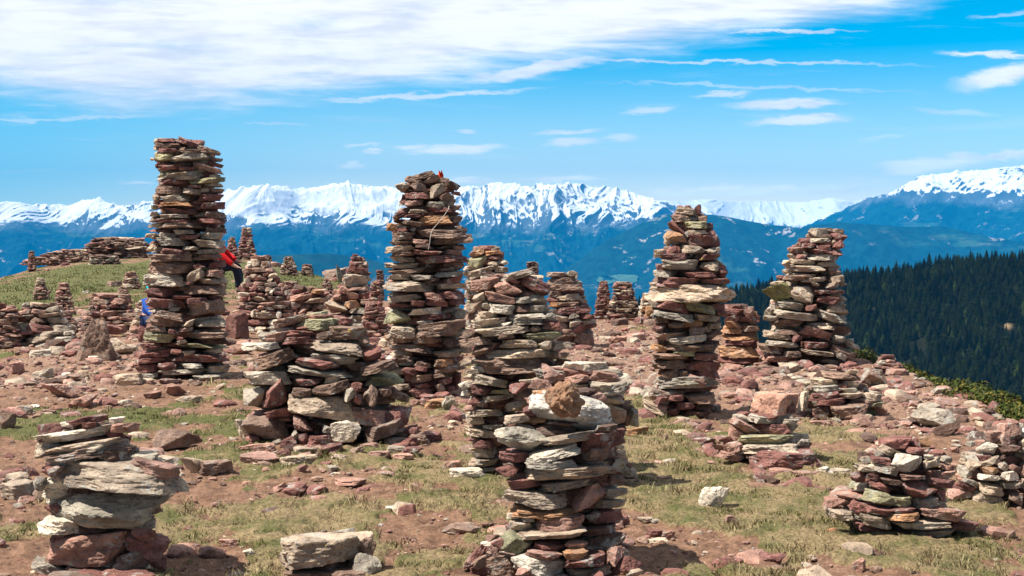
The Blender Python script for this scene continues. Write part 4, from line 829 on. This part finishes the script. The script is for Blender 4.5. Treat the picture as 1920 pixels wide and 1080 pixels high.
auto(75, 572, 652, 60, 150, 11, 'pile of slanted slabs and rubble at the left below the green slope', 'tgrpbw', 'stone heap', 'stone_heap', .7, level=2, asp=(2, 4.5))
auto(10, 575, 655, 30, 60, 10, 'dark stone pile cut by the left edge of the photo', 'rbdp', 'stone heap', 'stone_heap', .7, level=2)
auto(205, 560, 622, 60, 120, 9, 'rubble heap behind the big tilted boulder', 'rpbtpd', 'stone heap', 'stone_heap', .6, level=2)
auto(1212, 556, 604, 14, 30, 9, 'upright orange and white stones just left of the tall cairn with the long pale slab', 'otw', 'stone heap', 'stone_heap', .6, level=2, asp=(1, 2))
auto(702, 530, 640, 10, 60, 9, 'red rubble pile filling the gap left of the cairn with the string', 'rprpb', 'stone heap', 'stone_heap', .6, level=2)
auto(1000, 560, 650, 40, 90, 9, 'rubble pile hidden behind the middle cairn', 'rprtb', 'stone heap', 'stone_heap', .6, level=2)

# ------------------------------------------------------------------ boulders and loose stones that one can single out
def loose(px_, py_, w_, h_, c, label, name='stone', tilt=0, style=None, level=4, dk=.75, sink=.12, cat=None, yaw=None):
    """px_, py_: middle of the foot of the stone in the photograph"""
    p = hit(px_, py_ + 1); k = p[1] / FPX; wm, hm = w_ * k, h_ * k
    dm = max(wm * dk, hm * .7); y = p[1] + dm * .4; x = (px_ - 960) / FPX * y; z = float(ground(x, y)) + hm / 2 - hm * sink
    view = (p[1] and (EYE / p[1])) * dm * .55      # part of the picture height is the stone's own top
    o = add_stone(name, (x, y, z), wm * 1.04, dm, max(hm * 1.08 - view * .5, hm * .45), R(tilt), c, level=level, style=style, yaw=yaw)
    tag(o, label, cat or ('boulder' if name == 'boulder' else 'stone')); return o
loose(1343, 968, 60, 52, 'w', 'rounded white stone lying alone on the grass at the lower right', 'boulder', 0, 'round')
loose(877, 911, 68, 27, 'w', 'pale wedge-shaped slab on grass left of the nearest cairn', tilt=4)
loose(328, 843, 94, 40, 'b', 'brownish rounded boulder on the soil between the lower left cairn and the squat cairn', 'boulder', -4, 'chunk')
loose(358, 898, 50, 40, 't', 'upright tan stone right of the lower left cairn', tilt=15, style='chunk')
loose(397, 898, 70, 28, 'b', 'flat brown stone beside the upright tan stone', tilt=4)
loose(28, 934, 64, 36, 't', 'wide tan stone at the left edge behind the lower left cairn', style='slab')
loose(44, 946, 34, 18, 'p', 'small pink stone in front of the wide tan stone at the left edge')
loose(1562, 1021, 26, 20, 'o', 'small bright orange stone on the grass left of the squat lower right cairn')
loose(1459, 1064, 40, 22, 'r', 'dark red angular stone near the bottom edge right of the nearest cairn', tilt=-8, style='chunk')
loose(1371, 994, 26, 24, 'p', 'small pink stone just below the rounded white stone', style='chunk')
loose(1617, 1080, 30, 28, 'p', 'pinkish stone at the bottom edge right of the dark red angular stone', style='chunk')
loose(741, 963, 44, 13, 'w', 'thin white flat stone on bare soil in the middle foreground')
loose(721, 903, 46, 15, 'p', 'flat pink stone in the grass left of the pale wedge-shaped slab')
loose(655, 917, 62, 13, 'p', 'broad flat pink slab nearly level with the turf in the middle foreground')
loose(596, 938, 34, 12, 'p', 'small flat pink slab below the broad flat pink slab')
loose(462, 1046, 22, 18, 'w', 'small rounded whitish stone on grass at the lower left', style='round')
loose(422, 1026, 36, 16, 'p', 'pink stone upper left of the small rounded whitish stone')
loose(754, 1055, 24, 16, 'p', 'grey-pink stone right of the large flat tan boulder')
loose(1197, 817, 42, 22, 'o', 'orange-red stone right behind the nearest cairn', tilt=5)
loose(1756, 803, 92, 38, 'g', 'cracked grey boulder on the right ridge', 'boulder', -8, 'chunk', yaw=.2)
loose(1779, 818, 52, 24, 'd', 'dark brown slab under the cracked grey boulder', tilt=12)
loose(1640, 738, 54, 42, 'b', 'pinkish-brown boulder behind the low cairn of thin flat stones', 'boulder', 0, 'chunk')
loose(1766, 746, 34, 16, 'w', 'white blocky stone on the rubble ridge at the right', style='chunk')
loose(1717, 768, 24, 18, 'p', 'small pink stone left of the cracked grey boulder', style='chunk')
loose(176, 678, 86, 88, 'b', 'big pointed pink boulder leaning up at the left', 'boulder', 0, 'pyramid', dk=.6, yaw=0)
loose(222, 666, 52, 30, 't', 'cream boulder right of the big pointed pink boulder', 'boulder', -3, 'chunk')
loose(215, 634, 40, 18, 'r', 'red stone on top of the cream boulder near the tallest cairn', tilt=-10, sink=-.2)
loose(443, 634, 46, 58, 'R', 'dark red upright boulder at the right foot of the tallest cairn', 'boulder', 0, 'chunk', dk=.5)
loose(325, 740, 44, 24, 'p', 'pink rounded stone on turf before the tallest cairn', 'stone', 0, 'chunk')
loose(284, 745, 34, 14, 'p', 'flat pink stone left of the pink rounded stone before the tallest cairn', tilt=8)
loose(353, 755, 52, 15, 't', 'long thin cream slab on bare soil in front of the tallest cairn', tilt=3)
loose(229, 757, 32, 14, 'w', 'white stone on a grass strip at the left')
loose(238, 765, 18, 12, 'b', 'small brown stone under the white stone on the grass strip')
loose(236, 722, 60, 24, 't', 'broad pinkish-tan slab touching the left foot of the tallest cairn', tilt=4)
loose(113, 747, 66, 28, 'p', 'large pinkish rock half sunk in soil at the left', style='chunk')
loose(152, 762, 54, 26, 'p', 'pink slab right of the large pinkish rock half sunk in soil', tilt=6)
loose(77, 706, 38, 18, 'g', 'grey wedge stone on bare soil at the left', tilt=14)
loose(142, 712, 44, 14, 'b', 'flat brown plate tilted on the bare red soil', tilt=-4)
loose(24, 696, 40, 26, 'p', 'pink and grey stone near the left edge on bare soil', style='chunk')
loose(74, 671, 40, 16, 'w', 'pale slab on soil below the pile of slanted slabs')
loose(104, 660, 50, 24, 'd', 'dark slab with a red top left of the big pointed boulder', tilt=-4, style='chunk')
loose(8, 804, 36, 42, 'b', 'dark brown block at the left edge beside the grass strip', 'boulder', -20, 'chunk')
loose(174, 679, 24, 12, 'w', 'small white stone at the foot of the big pointed boulder') 
loose(44, 780, 34, 16, 't', 'tan stone left of the grass strip')
loose(90, 782, 30, 14, 'p', 'pink stone above the left end of the grass strip')
loose(1430, 915, 32, 20, 'r', 'red stone at the front foot of the cairn with one big pink block')
loose(1453, 920, 26, 18, 'd', 'dark stone touching the red stone before the cairn with one big pink block', style='chunk')
loose(1466, 902, 46, 16, 'p', 'pale pink slab behind the dark stone before the cairn with one big pink block')
loose(1512, 907, 50, 18, 'p', 'flat pink stone right of the pale pink slab near the grass')
loose(1547, 897, 28, 16, 'w', 'whitish stone at the left end of the row leading to the squat cairn')
loose(1580, 902, 46, 14, 't', 'long cream stone in the thin row leading to the squat lower right cairn')
loose(1543, 795, 44, 16, 'p', 'pale flat stone just before the low cairn of thin flat stones')
loose(1615, 797, 34, 10, 't', 'thin cream stone on soil right before the low cairn of thin flat stones')
loose(841, 768, 34, 30, 'w', 'white slab leaning at the right foot of the cairn with the string', tilt=-60)
loose(850, 880, 44, 26, 'p', 'pale pink rubble stone on grass left of the middle cairn', style='chunk')
loose(1375, 752, 44, 10, 'p', 'thin flat pink stone on rubble beside the tall cairn with the long pale slab')
loose(1230, 1010, 34, 14, 'r', 'red flat stone right of the nearest cairn beside the dark shadow')
loose(1256, 1016, 26, 16, 'p', 'pink stone touching the red flat stone right of the nearest cairn')
loose(1239, 1029, 40, 9, 't', 'thin cream slab lying below the red flat stone')
loose(1213, 984, 32, 9, 't', 'thin tan plate on grass right of the nearest cairn')
loose(215, 538, 30, 12, 'p', 'light flat boulder in the green slope', 'boulder', 4)
loose(160, 551, 12, 6, 'w', 'small white stone in the green slope')
loose(632, 526, 50, 30, 'b', 'jagged brown boulder on the middle skyline', 'boulder', 20, 'chunk', dk=.6)
loose(636, 528, 12, 34, 'g', 'upright grey pillar stone on the jagged brown boulder', tilt=4, sink=0)
loose(1245, 905, 30, 12, 'p', 'small flat pink stone in the straw grass right of the nearest cairn top')

# porous orange stone on the whitish boulder of the nearest cairn
def porous():
    v, f = ICO[4]; v = v.copy(); o = 5.0; cs_ = stone_shape(4, 'chunk', 4711)[0]
    r_ = 1 + .22 * vnoise(v[:, 0] * 1.6 + o, v[:, 1] * 1.6, v[:, 2] * 1.6, 3) + .16 * vnoise(v[:, 0] * 4 + o, v[:, 1] * 4, v[:, 2] * 4, 4)
    pit = np.zeros(len(v))
    pr = np.random.default_rng(3)
    for _ in range(46):
        c_ = pr.normal(size=3); c_ /= np.linalg.norm(c_); s_ = pr.uniform(.06, .22); dd = np.linalg.norm(v - c_, axis=1); pit += np.exp(-(dd / s_) ** 2) * s_ * 1.5
    r_ = r_ - np.minimum(pit, .38) + .07 * vnoise(v[:, 0] * 11, v[:, 1] * 11, v[:, 2] * 11, 5)
    v = (v * .75 + cs_ * .25) * r_[:, None]; mn, mx = v.min(0), v.max(0); v = (v - (mn + mx) / 2) / ((mx - mn) / 2)
    p = at_depth(1060, 748, 5.80); k = 5.80 / FPX
    ob = mesh_obj('porous_stone', v * np.array([39, 33, 37]) * k, f, M_STONE, smooth=False, loc=tuple(p)); ob.color = (.33, .19, .115, 1)
    ob.rotation_euler = (0, .25, 0)
    tag(ob, 'porous orange-brown stone full of holes, perched on the whitish boulder of the nearest cairn', 'stone')
porous()

# scattered stones: counted individuals that nothing tells apart within their patch
ZONES = [((0, 640, 250, 800), 60, 'pinkish stone lying loose on the bare soil left of the tallest cairn', 'loose stones left of the tallest cairn', (7, 26), 'pprbtw'),
         ((1120, 610, 1460, 740), 55, 'pinkish stone in the rubble field between the middle cairns and the plateau edge', 'loose stones in the rubble field', (6, 22), 'pprpbt'),
         ((1640, 700, 1915, 850), 60, 'pinkish stone in the rubble strip along the right ridge', 'loose stones along the right ridge', (7, 26), 'pprptw'),
         ((440, 850, 640, 890), 16, 'small stone in the scatter before the wide squat cairn', 'loose stones before the wide squat cairn', (10, 30), 'pprtg'),
         ((780, 760, 880, 800), 12, 'small stone on the turf between the wide squat cairn and the middle cairn', 'loose stones between the squat and the middle cairn', (8, 24), 'pwtr'),
         ((1200, 900, 1420, 1060), 16, 'small stone strewn on turf below and left of the rounded white stone', 'loose stones near the rounded white stone', (6, 16), 'pptr'),
         ((850, 950, 960, 1000), 10, 'small stone on the bare soil left of the nearest cairn', 'loose stones left of the nearest cairn', (6, 16), 'ppr'),
         ((620, 930, 860, 1040), 12, 'small pebble-like stone on the bare soil of the middle foreground', 'small stones in the middle foreground', (5, 14), 'ppwr'),
         ((360, 860, 480, 900), 8, 'small stone on the turf beside the flat brown stone', 'loose stones beside the flat brown stone', (8, 20), 'pptb'),
         ((1700, 1030, 1900, 1078), 12, 'small stone at the bottom right corner', 'loose stones at the bottom right corner', (5, 14), 'pptw')]
for (bx, n_, lab, grp, (s0, s1), pal) in ZONES:
    for i in range(n_):
        px_, py_ = random.uniform(bx[0], bx[2]), random.uniform(bx[1], bx[3])
        sil = np.interp(px_, EDGE[:, 0], EDGE[:, 1])
        if py_ < sil + 8: py_ = sil + random.uniform(8, 60)
        w_ = s0 + (s1 - s0) * random.random() ** 2
        o = loose(px_, py_, w_, w_ * random.uniform(.28, .6), random.choice(pal), lab, 'stone', random.uniform(-14, 14), None, 2, .8, .15, yaw=random.uniform(0, 6.28))
        o['group'] = grp

# ------------------------------------------------------------------ small things on the cairn with the string
def tube(name, pts, rad, mat, parent=None, seg=6):
    pts = [Vector(p) for p in pts]; vs, fs = [], []
    for i, p in enumerate(pts):
        d = (pts[min(i + 1, len(pts) - 1)] - pts[max(i - 1, 0)]).normalized(); a = d.orthogonal().normalized(); b_ = d.cross(a)
        for k in range(seg): vs.append(tuple(p + (a * math.cos(k / seg * 6.283) + b_ * math.sin(k / seg * 6.283)) * rad))
    for i in range(len(pts) - 1):
        for k in range(seg): fs.append((i * seg + k, i * seg + (k + 1) % seg, (i + 1) * seg + (k + 1) % seg, (i + 1) * seg + k))
    return mesh_obj(name, vs, fs, mat, parent, True)
m_str, g_, b_ = material('string', .8); b_.inputs['Base Color'].default_value = c4((.62, .56, .48))
Ys = 12.52
st = [at_depth(x, y, Ys + dy_) for x, y, dy_ in ((842, 386, 0), (841, 392, -.03), (832, 405, -.05), (820, 420, -.08), (811, 430, -.10), (807, 442, -.12), (806, 455, -.12), (803, 468, -.10))]
tag(tube('string', st, .0028, m_str), 'pale string hanging down the front of the tall narrow cairn', 'string')
m_cl, g_, b_ = material('orange_cloth', .75); b_.inputs['Base Color'].default_value = c4((.80, .10, .035))
gx = np.linspace(0, 1, 14); GX, GY = np.meshgrid(gx, gx); pc = at_depth(826, 328, 12.9); k = 12.9 / FPX
wx = (GX - .5) * 9 * k * (1 + .3 * np.sin(GY * 5)); wz = (GY - .5) * 13 * k + .012 * np.sin(GX * 9); wy = .018 * np.sin(GX * 8 + GY * 5) + .01 * np.cos(GY * 9)
idx = np.arange(196).reshape(14, 14); Fq = np.stack([idx[:-1, :-1].ravel(), idx[:-1, 1:].ravel(), idx[1:, 1:].ravel(), idx[1:, :-1].ravel()], 1)
Vt = np.stack([wx.ravel(), wy.ravel(), wz.ravel()], 1); Vb = Vt + np.array([0, .006, 0])
clo = mesh_obj('cloth_scrap', np.concatenate([Vt, Vb]), np.concatenate([Fq, Fq[:, ::-1] + 196]), m_cl, loc=tuple(pc)); tag(clo, 'scrap of bright orange-red cloth stuck on top of the tall narrow cairn', 'cloth')

# ------------------------------------------------------------------ two people, half hidden by the tallest cairn
def skin_mesh(name, joints, bones, mat, parent, loc, sub=2):
    me = bpy.data.meshes.new(name); me.from_pydata([j[0] for j in joints], bones, []); me.update()
    o = bpy.data.objects.new(name, me); C.objects.link(o)
    o.modifiers.new('s', 'SKIN'); 
    for i, j in enumerate(joints): me.skin_vertices[0].data[i].radius = (j[1], j[1] if len(j) < 3 else j[2]); 
    me.skin_vertices[0].data[0].use_root = True
    s = o.modifiers.new('sub', 'SUBSURF'); s.levels = sub; s.render_levels = sub
    dep = bpy.context.evaluated_depsgraph_get(); ev = bpy.data.meshes.new_from_object(o.evaluated_get(dep))
    bpy.data.objects.remove(o); ev.materials.clear(); ev.materials.append(mat); ev.name = name
    for p in ev.polygons: p.use_smooth = True
    o2 = bpy.data.objects.new(name, ev); C.objects.link(o2); o2.parent = parent; return o2
def flat_mat(name, c, r=.85, noise=True):
    m, g, b = material(name, r)
    if noise:
        geo = g.new('ShaderNodeNewGeometry'); n = g.noise(geo.outputs['Position'], 30, 4, .6)
        g.l.new(g.mix(n, c4([x * .75 for x in c]), c4([min(x * 1.25, 1) for x in c])), b.inputs['Base Color'])
    else: b.inputs['Base Color'].default_value = c4(c)
    return m
def person(loc, rz, scale, jacket, trousers, hat, label, hair=(.02, .015, .012)):
    root = empty('person', loc); root.rotation_euler = (0, 0, rz); root.scale = (scale,) * 3; tag(root, label, 'person')
    skin = flat_mat('skin', (.55, .33, .24), .6)
    # local frame: sitter faces +X, seat height .42; body one continuous surface
    P = [((0, 0, .50), .13, .12), ((.01, 0, .68), .12, .14), ((.05, 0, .88), .12, .16), ((.09, 0, 1.00), .055), ((.11, 0, 1.06), .05), ((.13, 0, 1.14), .085, .075), ((.135, 0, 1.22), .08, .07),
         ((.06, .18, .93), .06), ((.20, .25, .74), .045), ((.40, .19, .60), .036), ((.47, .17, .58), .026),
         ((.06, -.18, .93), .06), ((.22, -.27, .72), .045), ((.42, -.26, .54), .036), ((.49, -.25, .50), .026),
         ((.05, .10, .49), .10), ((.44, .13, .52), .070), ((.47, .13, .25), .055), ((.44, .13, .06), .042), ((.58, .14, .03), .035),
         ((.05, -.10, .49), .10), ((.44, -.13, .50), .070), ((.50, -.13, .25), .055), ((.48, -.13, .06), .042), ((.62, -.14, .03), .035)]
    Bn = [(0, 1), (1, 2), (2, 3), (3, 4), (4, 5), (5, 6), (2, 7), (7, 8), (8, 9), (9, 10), (2, 11), (11, 12), (12, 13), (13, 14), (0, 15), (15, 16), (16, 17), (17, 18), (18, 19), (0, 20), (20, 21), (21, 22), (22, 23), (23, 24)]
    n0 = len(P)
    for (b0, side) in ((10, 1), (14, -1)):                             # five fingers each, unequal and bent
        hb = np.array(P[b0][0])
        for q, (ln_, off) in enumerate(((.055, -.026), (.065, -.010), (.060, .006), (.048, .021))):
            i0 = len(P); P.append((tuple(hb + np.array([.035, off, -.004])), .010)); P.append((tuple(hb + np.array([.035 + ln_ * .6, off * 1.15, -.012])), .008)); P.append((tuple(hb + np.array([.035 + ln_, off * 1.2, -.035])), .0065))
            Bn += [(b0, i0), (i0, i0 + 1), (i0 + 1, i0 + 2)]
        i0 = len(P); P.append((tuple(hb + np.array([.008, -side * .032, .0])), .010)); P.append((tuple(hb + np.array([.040, -side * .050, -.010])), .008)); Bn += [(b0, i0), (i0, i0 + 1)]
    body = skin_mesh('body', P, Bn, skin, root, loc)
    # face: nose, eyes, mouth in the body's head area
    J = [((0, 0, .50), .145, .14), ((.01, 0, .68), .14, .165), ((.05, 0, .89), .14, .185), ((.085, 0, .985), .075),
         ((.06, .19, .93), .078), ((.20, .255, .74), .064), ((.40, .195, .60), .050), ((.06, -.19, .93), .078), ((.22, -.275, .72), .064), ((.42, -.265, .54), .050)]
    skin_mesh('jacket', J, [(0, 1), (1, 2), (2, 3), (2, 4), (4, 5), (5, 6), (2, 7), (7, 8), (8, 9)], flat_mat('jacket', jacket), root, loc)
    T = [((0, 0, .50), .15, .14), ((.05, .10, .49), .115), ((.44, .13, .52), .085), ((.47, .13, .25), .072), ((.44, .13, .09), .062),
         ((.05, -.10, .49), .115), ((.44, -.13, .50), .085), ((.50, -.13, .25), .072), ((.48, -.13, .09), .062)]
    skin_mesh('trousers', T, [(0, 1), (1, 2), (2, 3), (3, 4), (0, 5), (5, 6), (6, 7), (7, 8)], flat_mat('trousers', trousers), root, loc)
    shoe = flat_mat('shoe', (.06, .05, .045))
    for s_ in (1, -1):
        a = (.44 if s_ > 0 else .48)
        skin_mesh('shoe', [((a - .03, .135 * s_, .05), .05), ((a + .08, .138 * s_, .04), .045), ((a + .17, .14 * s_, .03), .034)], [(0, 1), (1, 2)], shoe, root, loc)
    hc = (.13, 0, 1.20)
    v, f = ICO[3]; rr_ = 1 + .05 * vnoise(v[:, 0] * 5, v[:, 1] * 5, v[:, 2] * 5, 9)
    q = v * rr_[:, None] * np.array([.118, .105, .12]) + np.array(hc) + np.array([-.012, 0, .012])
    fk = f[(q[f].mean(1)[:, 2] > 1.13 + .55 * np.maximum(q[f].mean(1)[:, 0] - .13, 0) * 3 )]
    mesh_obj('hair', q, fk, flat_mat('hair', hair, .6), root)
    if hat:
        q = v * np.array([.128, .115, .11]) + np.array(hc) + np.array([-.01, 0, .05]); fk = f[q[f].mean(1)[:, 2] > 1.19]
        mesh_obj('knitted_hat', q, fk, flat_mat('hat', hat), root)
    ey = flat_mat('eye', (.02, .02, .02), .3, False)
    for s_ in (1, -1): mesh_obj('eye', ICO[2][0] * .012 + np.array([.205, .03 * s_, 1.175]), ICO[2][1], ey, root)
    mesh_obj('nose', ICO[2][0] * np.array([.022, .013, .022]) + np.array([.218, 0, 1.145]), ICO[2][1], skin, root)
    mesh_obj('mouth', ICO[2][0] * np.array([.008, .024, .006]) + np.array([.208, 0, 1.11]), ICO[2][1], flat_mat('lips', (.40, .14, .12), .6, False), root)
    return root
def person_at(px_, py_foot, Y, zoff=0.0):
    x = (px_ - 960) / FPX * Y; return (x, Y, float(ground(x, Y)) + zoff)
pl = person_at(401, 565, 26.0, .22)
person(pl, 0.0, 1.06, (.62, .012, .014), (.012, .018, .035), None, 'person in a red jacket and dark trousers sitting half hidden behind the tallest cairn')
o = add_stone('boulder', (pl[0] - .02, pl[1] + .02, pl[2] + .06), .55, .55, .74, 0, 'b', level=3, style='chunk'); tag(o, 'brown boulder that the person in red sits on', 'boulder')
pk = person_at(276, 600, 18.0)
person(pk, R(-20), .62, (.02, .09, .42), (.02, .04, .12), (.0, .42, .50), 'person in a blue jacket and turquoise hat at the left side of the tallest cairn', (.10, .06, .03))
o = add_stone('boulder', (pk[0], pk[1] + .02, pk[2] + .1), .34, .34, .30, 0, 'r', level=3, style='chunk'); tag(o, 'reddish boulder that the person in the turquoise hat sits on', 'boulder')
